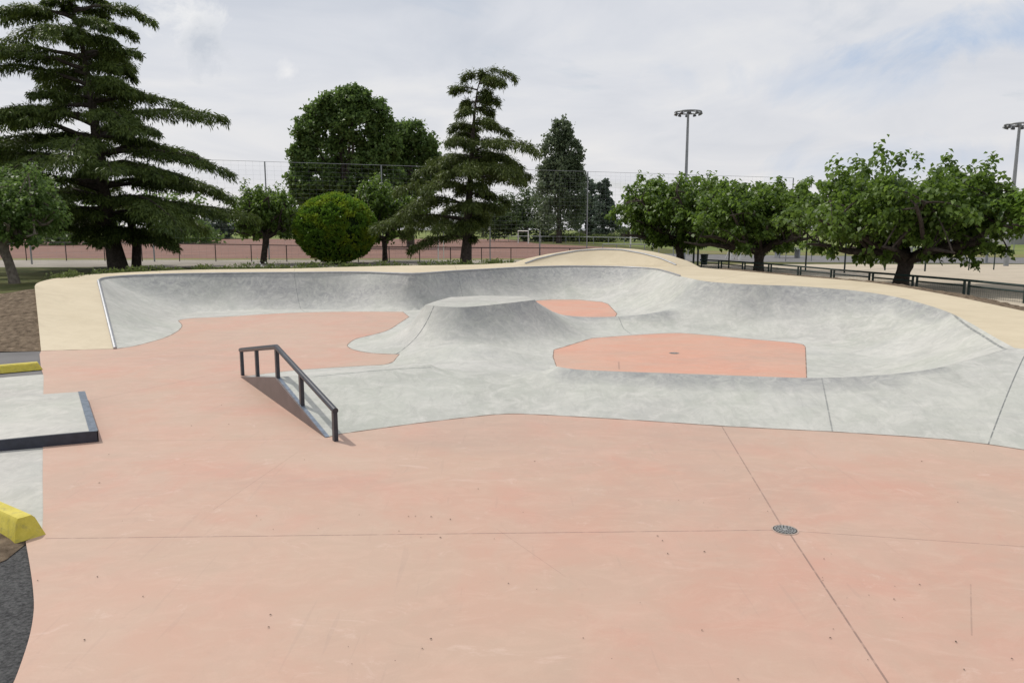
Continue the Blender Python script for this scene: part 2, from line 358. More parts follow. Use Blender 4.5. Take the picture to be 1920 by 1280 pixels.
# ------------------------------------------------------------------ the skate bowl: a triangulated surface between image-true plan curves
def chain(pts, z=0.0, smooth=True, step=0.16):
    P = np.array([at(p[0], p[1], p[2] if len(p) > 2 else z) for p in pts]); out = []
    for i in range(len(P) - 1):
        p0, p1, p2, p3 = P[max(i - 1, 0)], P[i], P[i + 1], P[min(i + 2, len(P) - 1)]
        L = np.linalg.norm(p2[:2] - p1[:2]); n = max(1, int(math.ceil(L / step)))
        for k in range(n):
            t = k / n
            if smooth:
                # centripetal-safe tangents
                l0 = max(np.linalg.norm(p1 - p0), 1e-6); l1 = max(np.linalg.norm(p2 - p1), 1e-6); l2 = max(np.linalg.norm(p3 - p2), 1e-6)
                m1 = ((p1 - p0) / l0 + (p2 - p1) / l1) * 0.5 * l1 if i > 0 else (p2 - p1)
                m2 = ((p2 - p1) / l1 + (p3 - p2) / l2) * 0.5 * l1 if i < len(P) - 2 else (p2 - p1)
                out.append((2*t**3-3*t**2+1)*p1 + (t**3-2*t**2+t)*m1 + (-2*t**3+3*t**2)*p2 + (t**3-t**2)*m2)
            else: out.append(p1 * (1 - t) + p2 * t)
    out.append(P[-1]); return out
HB = 1.3; VT = 1.05; RZ = 0.46
S0 = (216, 654)
toe_q = chain([S0, (245, 650), (275, 643), (306, 634), (328, 624), (340, 614), (341, 609), (337, 604), (335, 601.5), (341, 599), (356, 597), (420, 594), (480, 590), (560, 586), (650, 584.3), (755, 584.5)])
toe_v = chain([(755, 584.5), (767, 594)], smooth=False) + chain([(767, 594), (750, 605), (722, 621), (692, 629), (668, 635), (655, 643), (651, 648), (656, 652.5), (668, 657), (690, 661), (725, 663.5), (749, 664)])[1:]
toe_h = chain([(749, 664), (742, 672), (735, 679), (720, 683.5), (690, 685), (640, 688), (560, 693.5), (500, 700), (453, 706.5)])
plate_b = chain([(453, 706.5), (612, 820)], smooth=False)
toe_f = chain([(612, 820), (640, 813), (700, 804.5), (780, 793.5), (860, 784), (920, 777.5)], smooth=False) + chain([(920, 777.5), (962, 775.5), (1010, 777)])[1:] + chain([(1010, 777), (1100, 782), (1200, 788), (1360, 799), (1480, 805), (1560, 809), (1700, 818), (1780, 824), (1855, 833), (1920, 843), (2300, 905)], smooth=False)[1:]
T = toe_q + toe_v[1:] + toe_h[1:] + plate_b[1:] + toe_f[1:]
lip_side = chain([S0 + (0.0,), (184.5, 527, HB)], smooth=False)
lip_back = chain([(184.5, 527), (190, 523.3), (204, 520.5), (235, 517.8), (300, 515), (420, 512.7), (560, 511.5), (680, 511), (740, 512.8), (775, 513.6), (805, 512), (845, 509), (900, 506), (960, 502.6), (1010, 500.5), (1060, 499.5), (1110, 499.7), (1180, 501.2), (1225, 504.5), (1250, 510), (1275, 517.5)], HB)
lip_right = chain([(1275, 517.5, 1.3), (1300, 523, 1.3), (1330, 528, 1.3), (1375, 531.5, 1.3), (1430, 534, 1.29), (1490, 536, 1.27), (1547, 540, 1.24), (1605, 545, 1.2), (1677, 556, 1.13), (1733, 570, 1.07), (1778, 585, 1.01), (1817, 604, .95), (1860, 629, .90), (1902, 652, .86)]) + chain([(1902, 652, .86), (1925, 654.5, .86), (2300, 690, .86)], smooth=False)[1:]
PA_, PC_ = np.array(at(453, 706.5)[:2]), np.array(at(612, 820)[:2])
def on_plate(px, py):
    t = np.linspace(0, 1, 2001); L = PA_ + (PC_ - PA_) * t[:, None]; best = None
    for z in np.linspace(.2, .7, 251):
        q = np.array(at(px, py, z)[:2]); dd = np.linalg.norm(L - q, axis=1); k = dd.argmin()
        if best is None or dd[k] < best[0]: best = (dd[k], t[k], z)
    return best
_, TB, RZ = on_plate(516.5, 707.5)
PN = np.array([PC_[1] - PA_[1], -(PC_[0] - PA_[0])]); PN /= np.linalg.norm(PN); PN = PN if PN[0] > 0 else -PN
PB_ = PA_ + (PC_ - PA_) * TB + PN * .03
def seg3(a, b, step=.16):
    a, b = np.array(a), np.array(b); k = max(1, int(np.linalg.norm(b - a) / step)); return [a + (b - a) * i / k for i in range(k + 1)]
ridge_l = chain([(516.5, 707, RZ), (590, 701.5, RZ), (700, 693.5, RZ), (807, 683, RZ)], smooth=False)
ridge_l[0] = np.array([PB_[0], PB_[1], RZ])
plate_t = seg3((PA_[0], PA_[1], 0), (PB_[0], PB_[1], RZ)); plate_t2 = seg3((PB_[0], PB_[1], RZ), (PC_[0], PC_[1], 0))
ridge_r = chain([(1040, 686, .40), (1080, 692, .45), (1160, 696, RZ), (1275, 700, RZ), (1400, 704.5, RZ), (1513, 708, RZ), (1570, 707.5, .48), (1640, 703.5, .53), (1700, 698, .59), (1760, 689.5, .66), (1830, 671, .76), (1888, 654, .86)])
hump = chain([(749, 664, 0), (782, 660, .12), (823, 651, .30), (854, 643, .42), (886, 639, .46), (920, 642, .43), (945, 651, .32), (975, 661, .17), (1010, 667, .06), (1037, 669, 0)])
vtop = chain([(797, 571.5), (822, 563), (845, 557)], VT) + chain([(845, 557), (900, 554.5), (985, 555.5)], VT)[1:] + chain([(985, 555.5), (1003, 562)], VT)[1:] + chain([(1003, 562), (970, 566), (920, 571.5), (870, 575.5), (830, 574.5), (797, 571.5)], VT)[1:]
saddle = chain([(1003, 562, VT), (1028, 575, .72), (1050, 584, .45), (1075, 589, .33), (1110, 590.5, .29), (1155, 590, .30), (1212, 586, .40), (1251, 579, .50), (1274, 567, .62), (1288, 548, .90), (1300, 524, 1.29)])
pad2 = chain([(1037, 669), (1038.5, 655.5)], smooth=False) + chain([(1038.5, 655.5), (1055, 651)], smooth=False)[1:] + chain([(1055, 651), (1110, 634)], smooth=False)[1:] + chain([(1110, 634), (1190, 628), (1275, 624.5), (1330, 628.5), (1400, 635), (1480, 642), (1502, 645), (1510, 650)])[1:] + chain([(1510, 650), (1513, 722), (1075, 706), (1045, 692), (1037, 669)], smooth=False)[1:]
pad3 = chain([(1008, 563.5), (1035, 561.5), (1085, 562), (1128, 566), (1140, 570), (1157, 588), (1152, 597), (1060, 600), (990, 585), (985, 570), (1008, 563.5)], smooth=False)
deck_l = chain([(77, 657.5, 0), (70.5, 590, .66), (65, 537, 1.27)], smooth=False)
deck_o = chain([(65, 537, 1.27), (68, 532, 1.29), (78, 527.5, HB), (105, 521.5, HB), (150, 516, HB), (230, 511, HB), (350, 506, HB), (560, 503, HB), (700, 499, HB), (900, 495.5, HB), (960, 492.5, HB), (1100, 490.5, HB), (1240, 493, HB), (1314, 501.5, HB), (1400, 509, 1.3), (1500, 518, 1.29), (1640, 530.5, 1.25), (1760, 550, 1.12), (1920, 583, 1.0), (2120, 625, .95), (2300, 665, .9)])
floor_edge = chain([(77, 657.5), (74, 664), (77, 690), (82, 705), (81, 760), (80, 900), (81, 960), (79, 1000)], smooth=False) + chain([(79, 1000), (48, 1014)], smooth=False)[1:] + chain([(48, 1014), (56, 1060), (62, 1105), (63.5, 1140), (57, 1185), (42, 1235), (20, 1290), (-40, 1390)])[1:]
beige_b = chain([(77, 657.5), S0], smooth=False)
P_end = [(12.5, 8.0, 0), (12.5, 0.4, 0), (-3.2, 0.4, 0)]

pts, fixed, edges, soft = [], [], [], []
def add_chain(ch, fix=True, is_soft=False):
    i0 = len(pts)
    for p in ch: pts.append((p[0], p[1])); fixed.append(p[2] if fix else None); soft.append(is_soft)
    edges.extend((i0 + k, i0 + k + 1) for k in range(len(ch) - 1))
for ch, s in ((T, 0), (lip_side, 0), (lip_back, 0), (lip_right, 0), (ridge_l, 0), (plate_t, 0), (plate_t2, 0), (ridge_r, 0), (hump, 1), (vtop, 0), (saddle, 1),
              (pad2, 0), (pad3, 0), (deck_l, 0), (deck_o, 0), (floor_edge, 0), (beige_b, 0), ([T[-1]] + P_end + [floor_edge[-1]], 0)):
    add_chain(ch, True, bool(s))
xy = lambda ch: np.array([(p[0], p[1]) for p in ch])
poly_pink = np.vstack([xy(T), np.array(P_end)[:, :2], xy(floor_edge)[::-1], xy(beige_b)])
poly_deck = np.vstack([xy(deck_l), xy(deck_o), xy(lip_right)[::-1], xy(lip_back)[::-1], xy(lip_side)[::-1], xy(beige_b)[::-1]])
poly_all = np.vstack([xy(floor_edge)[::-1], xy(deck_l), xy(deck_o), xy(lip_right)[-1:], xy(T)[-1:], np.array(P_end)[:, :2]])
def inside(P, poly):
    x, y = P[:, 0], P[:, 1]; r = np.zeros(len(P), bool); a = poly; b = np.roll(poly, -1, 0)
    for (x1, y1), (x2, y2) in zip(a, b):
        if y1 == y2: continue
        c = ((y1 > y) != (y2 > y)) & (x < (x2 - x1) * (y - y1) / (y2 - y1) + x1); r ^= c
    return r
lo, hi = poly_all.min(0), poly_all.max(0)
def hexgrid(s):
    ys = np.arange(lo[1], hi[1], s * 0.866); g = []
    for i, y in enumerate(ys):
        xs = np.arange(lo[0] + (i % 2) * s / 2, hi[0], s); g.append(np.column_stack([xs, np.full(len(xs), y)]))
    return np.vstack(g)
g = hexgrid(0.19); g = g[inside(g, poly_all)]
isp = inside(g, poly_pink) | inside(g, xy(pad2)) | inside(g, xy(pad3)); g = g[~isp]
g2 = hexgrid(0.9); g2 = g2[inside(g2, poly_all) & (inside(g2, poly_pink) | inside(g2, xy(pad2)) | inside(g2, xy(pad3)))]
cp = np.array(pts)
def clear(G, r):
    keep = np.ones(len(G), bool)
    for i in range(0, len(cp), 200):
        d = ((G[:, None, :] - cp[None, i:i + 200, :]) ** 2).sum(2).min(1); keep &= d > r * r
    return G[keep]
g = clear(g, 0.10); g2 = clear(g2, 0.3)
allp = np.vstack([cp, g, g2])
res = geometry.delaunay_2d_cdt([Vector(p) for p in allp], edges, [], 0, 1e-4)
V2 = np.array([(v.x, v.y) for v in res[0]]); TR = np.array([f for f in res[2] if len(f) == 3]); orig = res[3]
cen = V2[TR].mean(1); keep = inside(cen, poly_all); TR = TR[keep]; cen = cen[keep]
t_pink = inside(cen, poly_pink); t_p2 = inside(cen, xy(pad2)); t_p3 = inside(cen, xy(pad3)); t_top = inside(cen, xy(vtop)); t_deck = inside(cen, poly_deck) & ~t_pink
t_pad = t_p2 | t_p3
n = len(V2); Z = np.zeros(n); fx = np.zeros(n, bool); sf = np.zeros(n, bool)
for i, o in enumerate(orig):
    for k in o:
        if k < len(fixed) and fixed[k] is not None:
            Z[i] = max(Z[i], fixed[k]) if fx[i] else fixed[k]; fx[i] = True; sf[i] |= soft[k]
flat = np.zeros(n, bool); flat[TR[t_pink | t_pad].ravel()] = True
hi_keep = fx & (Z > 1e-6); fx |= flat; Z[flat & ~hi_keep] = 0.0
vt = np.zeros(n, bool); vt[TR[t_top].ravel()] = True; fx |= vt; Z[vt] = VT
# inside the wall strip: discrete Laplace with a sag, kept above the floor
a, b, c = TR.T
def cot(p, q, r):
    u, v = V2[p] - V2[r], V2[q] - V2[r]; return (u * v).sum(1) / np.maximum(np.abs(u[:, 0] * v[:, 1] - u[:, 1] * v[:, 0]), 1e-9)
EI = np.concatenate([a, b, c]); EJ = np.concatenate([b, c, a]); EW = np.clip(np.concatenate([cot(a, b, c), cot(b, c, a), cot(c, a, b)]) * 0.5, 1e-3, 30)
area = np.abs((V2[b, 0] - V2[a, 0]) * (V2[c, 1] - V2[a, 1]) - (V2[b, 1] - V2[a, 1]) * (V2[c, 0] - V2[a, 0])) / 2
MS = np.bincount(TR.ravel(), np.repeat(area / 3, 3), n)
DG = np.bincount(EI, EW, n) + np.bincount(EJ, EW, n)
def K(x): return DG * x - np.bincount(EI, EW * x[EJ], n) - np.bincount(EJ, EW * x[EI], n)
ctrl = [(-8, 28.5, .80), (-11, 27.3, .6), (-12.6, 25.5, .35), (-13, 22, .22), (-3, 29, .7), (-1, 31, .5), (3, 34, .34), (5.5, 31, .34), (8.5, 21.5, .34), (9.5, 17.5, .30), (5, 23, .40), (7, 23, .40), (-3.3, 20, .5), (-2, 18, .5),
        (0, 17.8, .55), (1.5, 20, .5), (-1, 24, .5), (3, 11.8, 0), (0, 13, 0), (-2, 12, 0), (6, 11.5, 0), (8, 12, 0), (-4, 14, 0), (1, 14.5, .05), (5, 14.4, .3), (-1, 15.5, .05), (8, 15, .30), (7.5, 16.5, .3)]
cw = np.zeros(n); cs = np.zeros(n)
for X, Y, cc in ctrl:
    q = 1 / (((V2[:, 0] - X) ** 2 + (V2[:, 1] - Y) ** 2) + .05) ** 2; cw += q; cs += q * cc
SRC = cs / cw
dk = np.zeros(n, bool); dk[TR[t_deck].ravel()] = True; SRC[dk] = 0
act = fx.copy()
for rnd in range(5):
    free = ~act; rhs = np.where(free, -SRC * MS - K(np.where(act, Z, 0)), 0)
    x = np.where(free, Z, 0); r_ = np.where(free, rhs - K(x), 0); zp = r_ / DG; p = zp.copy(); rz = (r_ * zp).sum()
    for it in range(500):
        Ap = np.where(free, K(p), 0); al = rz / max((p * Ap).sum(), 1e-30); x += al * p; r_ -= al * Ap
        zp = r_ / DG; rn = (r_ * zp).sum()
        if rn < 1e-9: break
        p = zp + (rn / rz) * p; rz = rn
    Z = np.where(free, x, Z); neg = free & (Z < 0)
    if not neg.any(): break
    Z[neg] = 0; act |= neg
# round off the soft hips
near = np.zeros(n)
sp = V2[sf]
for i in range(0, len(sp), 100):
    d = np.sqrt(((V2[:, None, :] - sp[None, i:i + 100]) ** 2).sum(2)).min(1); near = np.maximum(near, np.clip(1.5 - d / 0.6, 0, 1))
near[flat | vt | (fx & ~sf)] = 0
for it in range(6):
    s = np.bincount(EI, EW * Z[EJ], n) + np.bincount(EJ, EW * Z[EI], n); Z = Z + near * 0.6 * (s / DG - Z)
def submesh(name, mask, mats, parent, matidx=None, lift=0.0):
    t = TR[mask]; used, inv = np.unique(t.ravel(), return_inverse=True); t = inv.reshape(-1, 3)
    A = V2[used]; tri = A[t]; cr = (tri[:, 1, 0] - tri[:, 0, 0]) * (tri[:, 2, 1] - tri[:, 0, 1]) - (tri[:, 1, 1] - tri[:, 0, 1]) * (tri[:, 2, 0] - tri[:, 0, 0])
    t = np.where((cr < 0)[:, None], t[:, ::-1], t); off = wloc(parent) if parent else Vector((0, 0, 0))
    me = bpy.data.meshes.new(name)
    me.from_pydata(np.column_stack([A[:, 0] - off.x, A[:, 1] - off.y, Z[used] + lift - off.z]).tolist(), [], t.tolist())
    for m in mats: me.materials.append(m)
    me.polygons.foreach_set('use_smooth', [True] * len(me.polygons))
    if matidx is not None: me.polygons.foreach_set('material_index', matidx[mask].astype(np.int32))
    me.set_sharp_from_angle(angle=R(11)); me.update()
    return link(name, me, None, parent)
tag(submesh('floor', t_pink, [M_PINK], None), kind='structure')
bowl = thing('skate_bowl', (0, 22, 0), 'grey concrete skate bowl with central volcano hump, salmon pads and a raised beige deck', 'skate bowl')
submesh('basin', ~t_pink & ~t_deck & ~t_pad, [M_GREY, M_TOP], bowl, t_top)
for t_, lb in ((t_p2, 'large salmon floor pad in the right hand basin'), (t_p3, 'small salmon floor pad in the rear basin')):
    tag(submesh('floor_pad', t_, [M_PAD], bowl), lb)
deck = submesh('deck', t_deck, [M_BEIGE], bowl)
mb = MB(); e = deck_l + deck_o[1:]
mb.grid([[tuple(p) for p in e], [(p[0], p[1], p[2] - 0.75) for p in e]])
build('deck_side', mb, M_BEIGE, bowl)
mb = MB(); mb.tube([(p[0], p[1], p[2] + .015) for p in lip_side], .045, 8); mb.tube([(p[0], p[1], p[2] + .012) for p in lip_back[::2]], .035, 6)
build('coping', mb, M_STEEL, bowl, True)
mb = MB(); bt, tp = plate_b, plate_t + plate_t2[1:]
tp2 = np.array(tp); s_ = np.cumsum(np.r_[0, np.linalg.norm(np.diff(tp2[:, :2], axis=0), axis=1)]); s_ /= s_[-1]
nrm = np.array([-(bt[-1][1] - bt[0][1]), bt[-1][0] - bt[0][0]]); nrm /= np.linalg.norm(nrm)
if nrm[0] > 0: nrm = -nrm
o2 = nrm * 0.012
pts_ = [(PA_ + (PC_ - PA_) * u - PN * .018, RZ * (u / TB if u < TB else (1 - u) / (1 - TB)) + .006) for u in np.r_[np.linspace(0, TB, 12), np.linspace(TB, 1, 20)[1:]]]
mb.grid([[(p[0], p[1], z) for p, z in pts_], [(p[0], p[1], -0.02) for p, z in pts_]])
mb.grid([[(p[0], p[1], z) for p, z in pts_], [(p[0] + PN[0] * .045, p[1] + PN[1] * .045, z + .001) for p, z in pts_]])
build('side_plate', mb, M_PLATE, bowl)
mb = MB(); q = plate_t2; o3 = -nrm * 0.05
mb.grid([[(p[0] + o2[0], p[1] + o2[1], p[2] + .008) for p in q], [(p[0] + o3[0], p[1] + o3[1], p[2] + .008) for p in q]])
build('edge_trim', mb, M_EDGE, bowl)

def ribbon(chs, w_, lift):
    mb = MB()
    for ch in chs:
        A = np.array([tuple(p) for p in ch]); tg = np.gradient(A[:, :2], axis=0); tg /= np.maximum(np.linalg.norm(tg, axis=1, keepdims=True), 1e-6); nn = np.column_stack([-tg[:, 1], tg[:, 0]])
        ww_ = w_ * (1 + .7 * np.sin(np.arange(len(A)) * 1.7) * rng.random(len(A)))[:, None] / 2
        L_, R_ = A.copy(), A.copy(); L_[:, :2] += nn * ww_; R_[:, :2] -= nn * ww_; L_[:, 2] += lift; R_[:, 2] += lift
        mb.grid([L_.tolist(), R_.tolist()])
    return mb
M_JOINT = plain('dirt_in_joint', (.26, .19, .155), .95, .1, 0, .3, 20)
struct('floor_joint', ribbon([toe_q, toe_v, toe_h, toe_f, beige_b], .016, .005), M_JOINT)
build('pad_joint', ribbon([pad2], .016, .006), M_JOINT, bowl); build('pad_joint', ribbon([pad3], .02, .006), M_JOINT, bowl)

# raised beige extension behind the rear bay
def ycurve(tab, px): return float(np.interp(px, [t[0] for t in tab], [t[1] for t in tab]))
N_ = 40; rows = [[] for _ in range(8)]
inner = [(977, 497), (1007, 486), (1042, 477.7), (1084, 470.5), (1128, 467.8), (1167, 469), (1204, 475.5), (1237, 484), (1261, 494), (1275, 501)]
outer = [(953, 496.5), (986, 485), (1025, 476.6), (1073, 469), (1117, 465.2), (1160, 465), (1193, 467), (1226, 472), (1261, 480), (1292, 490), (1314, 502)]
for i in range(N_ + 1):
    u = i / N_; bulge = math.sin(math.pi * u)
    pxi = 977 + (1275 - 977) * u; pxo = 953 + (1314 - 953) * u; y0 = 36.3 - 2.0 * u + 0.9 * bulge
    xi = far(pxi, y0); yt = y0 + 1.35 * bulge + .05; zt = max(zat(ycurve(inner, pxi), yt), HB)
    xt = (pxi - PX) / F * (yt * math.cos(PITCH) + (H - zt) * math.sin(PITCH))
    yo = y0 + 1.5 * bulge + .6 - .3 * u; zo = max(zat(ycurve(outer, pxo), yo), HB - .05); xo = (pxo - PX) / F * (yo * math.cos(PITCH) + (H - zo) * math.sin(PITCH))
    for k, t in enumerate((0, .25, .5, .75, 1.0)):
        rows[k].append((xi + (xt - xi) * t, y0 + (yt - y0) * t, HB + .004 + (zt - HB) * (t ** 1.7)))
    rows[5].append((xo, yo, zo)); rows[6].append((xo + .05 * (u - .5), yo + .06, zo - .12)); rows[7].append((xo + (u - .5) * .6, yo + 1.0, .3))
mb = MB(); mb.grid(rows); ext = build('raised_wall', mb, M_BEIGE, bowl, True, 25)
mb = MB(); mb.tube([(x, y, z + .01) for x, y, z in rows[4][1:-1]], .04, 6); build('coping', mb, M_STEEL, ext, True)

# ------------------------------------------------------------------ grind rail
A0, B0, C0 = Vector(at(455, 703.5, 0.0)), Vector(at(521, 707.5, RZ)), Vector(at(629, 826, 0.0))
rail = thing('grind_rail', tuple(C0), 'black kinked steel grind rail standing over the grey bank edge', 'grind rail')
def hz(px, py, base):                                   # height of the pipe centre over a post base
    y = base.y; return zat(py, y)
AT = Vector((A0.x, A0.y, hz(452, 656, A0))); BT = Vector((B0.x, B0.y, hz(520, 650, B0))); CT = Vector((C0.x, C0.y, hz(628, 768, C0)))
mb = MB(); mb.tube([AT + (AT - BT) * .02, AT.lerp(BT, .5), BT, BT.lerp(CT, .5), CT + (CT - BT) * .015], .045, 12); build('rail_pipe', mb, M_RAIL, rail, True)
def post(p, top):
    mb = MB(); h = top - p.z + .03; mb.box((p.x, p.y, p.z - .03 + h / 2), (.085, .06, h), math.atan2(C0.y - A0.y, C0.x - A0.x)); build('post', mb, M_RAIL, rail)
post(A0, AT.z - .03); post(B0, BT.z - .03); post(C0, CT.z - .03)
p = A0.lerp(B0, .47); post(p, AT.lerp(BT, .47).z - .03); p = B0.lerp(C0, .47); post(p, BT.lerp(CT, .47).z - .03)

# ------------------------------------------------------------------ low kicker ramp, yellow kerb blocks, drains
fr, br = Vector(at(182, 808.5, .15)), Vector(at(158, 734, .15)); lf = (Vector(at(0, 831, .10)) - fr); lf.z = 0; lf.normalize()
bl = (Vector(at(0, 748, .11)) - br); bl.z = 0; bl.normalize()
kick = thing('kicker_ramp', (fr.x, fr.y, 0), 'low concrete kicker ramp with navy steel sides, half out of frame', 'ramp')
L_ = 3.0
def prof(t): return .15 * math.sqrt(max(0, 1 - t ** 2.2)) + .004
tt = [i / 14 for i in range(15)]
fe = [(fr + lf * L_ * t) for t in tt]; be = [(br + bl * L_ * t) for t in tt]
mb = MB(); mb.grid([[(p.x, p.y, prof(t)) for p, t in zip(fe, tt)], [(p.x, p.y, prof(t)) for p, t in zip(be, tt)]]); build('ramp_top', mb, M_TOP, kick, True)
mb = MB(); n_ = Vector((lf.y, -lf.x, 0)); n_ = n_ if n_.y < 0 else -n_
mb.grid([[(p.x + n_.x * .012, p.y + n_.y * .012, prof(t) + .004) for p, t in zip(fe, tt)], [(p.x + n_.x * .012, p.y + n_.y * .012, -.02) for p, t in zip(fe, tt)]])
mb.grid([[(p.x + n_.x * .012, p.y + n_.y * .012, prof(t) + .004) for p, t in zip(fe, tt)], [(p.x - n_.x * .03, p.y - n_.y * .03, prof(t) + .005) for p, t in zip(fe, tt)]])
build('side_plate', mb, M_NAVY, kick)
mb = MB(); a_, b_ = fr - lf * .012, br - bl * .012
mb.quad((a_.x, a_.y, .159), (b_.x, b_.y, .159), (b_.x, b_.y, -.02), (a_.x, a_.y, -.02))
mb.quad((a_.x, a_.y, .159), (b_.x, b_.y, .159), (b_.x + bl.x * .11, b_.y + bl.y * .11, .160), (a_.x + lf.x * .11, a_.y + lf.y * .11, .160)); build('edge_trim', mb, M_EDGE, kick)
def kerb(p0, d, length, label, h=.21, bend=.10):
    d = Vector(d).normalized(); s = Vector((-d.y, d.x, 0)); me = thing('kerb_block', p0, label, 'kerb block', 'yellow kerb blocks at the park entrance')
    mb = MB(); rows = []
    for i in range(9):
        t = i / 8; c = Vector(p0) + d * length * t + s * (bend * t * t) ; k = .55 if i == 0 else 1
        e_ = .08 if i == 0 else 0
        prof_ = [(-.14, 0), (-.085, h * .86), (-.06, h), (.06, h), (.085, h * .86), (.14, 0)]
        rows.append([tuple(c + s * u + Vector((0, 0, v)) + d * (e_ * v / h)) for u, v in prof_])
    mb.grid(rows); nv = len(mb.v); mb.f.append((0, 1, 2, 3, 4, 5)); build('block', mb, M_YELLOW, me, True, 25)
e1 = (Vector(at(78, 1004)) + Vector(at(36, 1016))) / 2
kerb(tuple(e1), (-.80, .55, 0), 2.2, 'yellow painted kerb block beside the brown mulch, nearer of the two')
e2 = (Vector(at(83, 694)) + Vector(at(76, 688))) / 2
kerb(tuple(e2), (-.80, -.60, 0), 2.4, 'yellow painted kerb block beyond the kicker ramp, next to the bare soil', .16, -.2)
def drain(c, label, r=.115):
    o = thing('drain_cover', c, label, 'drain cover')
    mb = MB(); k = 32
    for (r0, r1, z0, z1) in ((r * 1.12, r, .004, .006),):
        mb.grid([[(c[0] + q * math.cos(2 * math.pi * i / k), c[1] + q * math.sin(2 * math.pi * i / k), z_) for i in range(k + 1)] for q, z_ in ((r0, z0), (r1, z1))])
    build('frame', mb, M_PALEC, o)
    mb = MB(); n0 = len(mb.v)
    for rr, z_ in ((r, .003), (r * .9, .004), (0.001, .004)): mb.v += [(c[0] + rr * math.cos(2 * math.pi * i / k), c[1] + rr * math.sin(2 * math.pi * i / k), z_) for i in range(k)]
    for j in range(2):
        for i in range(k): mb.f.append((n0 + j * k + i, n0 + j * k + (i + 1) % k, n0 + (j + 1) * k + (i + 1) % k, n0 + (j + 1) * k + i))
    build('pan', mb, M_DARK, o)
    mb = MB()
    for rr, m_ in ((.82, 18), (.60, 13), (.38, 8)):
        for i in range(m_):
            a0 = 2 * math.pi * (i + .12) / m_; a1 = 2 * math.pi * (i + .80) / m_
            mb.quad(*[(c[0] + q * r * math.cos(x), c[1] + q * r * math.sin(x), .009) for q, x in ((rr - .085, a0), (rr + .085, a0), (rr + .085, a1), (rr - .085, a1))])
    mb.box((c[0], c[1], .007), (r * .4, r * .4, .004)); build('grate', mb, M_DRAIN, o)
M_PALEC = plain('pale_mortar', (.46, .36, .30), .8); M_DARK = plain('dark_recess', (.055, .055, .055), .8); M_DRAIN = plain('cast_grey_metal', (.34, .34, .33), .5, .4, .3)
drain(at(1472, 993), 'round grey slotted drain cover at the crossing of floor joints', .118)
drain(at(1264, 662), 'small round drain cover set in the large salmon pad', .115)

# ------------------------------------------------------------------ ground outside the park
cx_, cy_ = poly_all.mean(0)
ax = np.unique(np.r_[np.arange(-40, 40.1, .8), np.linspace(40, 200, 24), np.linspace(200, 2500, 14), -np.linspace(40, 200, 24), -np.linspace(200, 2500, 14)])
ay = np.unique(np.r_[np.arange(-6, 60, .8), np.linspace(60, 250, 30), np.linspace(250, 3500, 16), np.linspace(-6, -200, 6)])
XX, YY = np.meshgrid(ax, ay); GP = np.column_stack([XX.ravel(), YY.ravel()])
def dist_poly(P, poly):
    d = np.full(len(P), 1e9); b = np.roll(poly, -1, 0)
    for p, q in zip(poly[::2], np.roll(poly[::2], -1, 0)):
        v = q - p; t = np.clip(((P - p) @ v) / max(v @ v, 1e-9), 0, 1); d = np.minimum(d, np.linalg.norm(P - p - t[:, None] * v, axis=1))
    return d
ins = inside(GP, poly_all); nearm = (np.abs(GP[:, 0]) < 40) & (GP[:, 1] < 60)
dd = np.full(len(GP), 99.); dd[nearm] = dist_poly(GP[nearm], poly_all)
gz = np.where(GP[:, 1] > 19, GZ, GZ * np.clip((GP[:, 1] - 17) / 2.0, 0, 1) - .06 * np.clip((19 - GP[:, 1]) / 2, 0, 1))
lf_ = (GP[:, 0] < -8) & (GP[:, 0] > -34); gz = np.where(lf_, GZ * np.clip((GP[:, 1] - 22.5) / 4.0, 0, 1) - .06 * np.clip((23 - GP[:, 1]) / 2, 0, 1), gz)
gz = np.where(GP[:, 0] > 9, np.where(GP[:, 1] > 8, GZ, -.06), gz)
gz = np.where(ins, np.where(dd < .8, gz - .3, -.45), gz); gz = np.where(~ins & (dd < .3) & (GP[:, 1] < 18), -.10, gz)
mb = MB(); gzz = gz.reshape(XX.shape); mb.grid([[(XX[i, j], YY[i, j], gzz[i, j]) for j in range(len(ax))] for i in range(len(ay))])
struct('lawn', mb, M_LAWN, True)
def sheet(name, pts, z, mat):
    mb = MB(); mb.v = [(p[0], p[1], z) for p in pts]; mb.f = [tuple(range(len(pts)))]
    return struct(name, mb, mat)
def band(name, y0, y1, x0, x1, z, mat): return sheet(name, [(x0, y0), (x1, y0), (x1, y1), (x0, y1)], z, mat)
mb = MB(); mb.grid([[(x_, 188, GZ - .02) for x_ in range(-260, 31, 10)], [(x_, 230, 1.45) for x_ in range(-260, 31, 10)], [(x_, 275, 2.35) for x_ in range(-260, 31, 10)], [(x_, 420, 2.2) for x_ in range(-260, 31, 10)]])
struct('grass_bank', mb, M_FIELD, True)
band('path', 48, 61.0, -120, 8, GZ + .004, M_PATH)
band('verge', 59.5, 63.0, -120, 8, GZ + .008, M_DRY)
sheet('pitch', [(-140, 62.5), (12, 62.5), at(1180, 466, GZ), at(1100, 461.5, GZ), at(1010, 457, GZ), at(940, 447.5, GZ), (-180, 190)], GZ + .012, M_PITCH)
sheet('field', [(-300, 186), (6, 186), (20, 90), (24, 62), (60, 58), (300, 58), (700, 500), (-600, 500)], GZ + .006, M_FIELD)
sheet('sandy_yard', [(9.2, 36.5), (13.5, 25.0), (15.5, 14), (60, 14), (60, 52), (13, 52)], GZ + .010, M_SAND)
sheet('road', [(12, 56.5), (60, 49.5), (90, 49), (90, 62), (50, 62), (24, 70), (13, 75)], GZ + .016, M_ROAD)
sheet('dry_strip', [(18, 73.5), (50, 62.2), (90, 62.2), (90, 72), (40, 72), (20, 86)], GZ + .020, M_DRY)
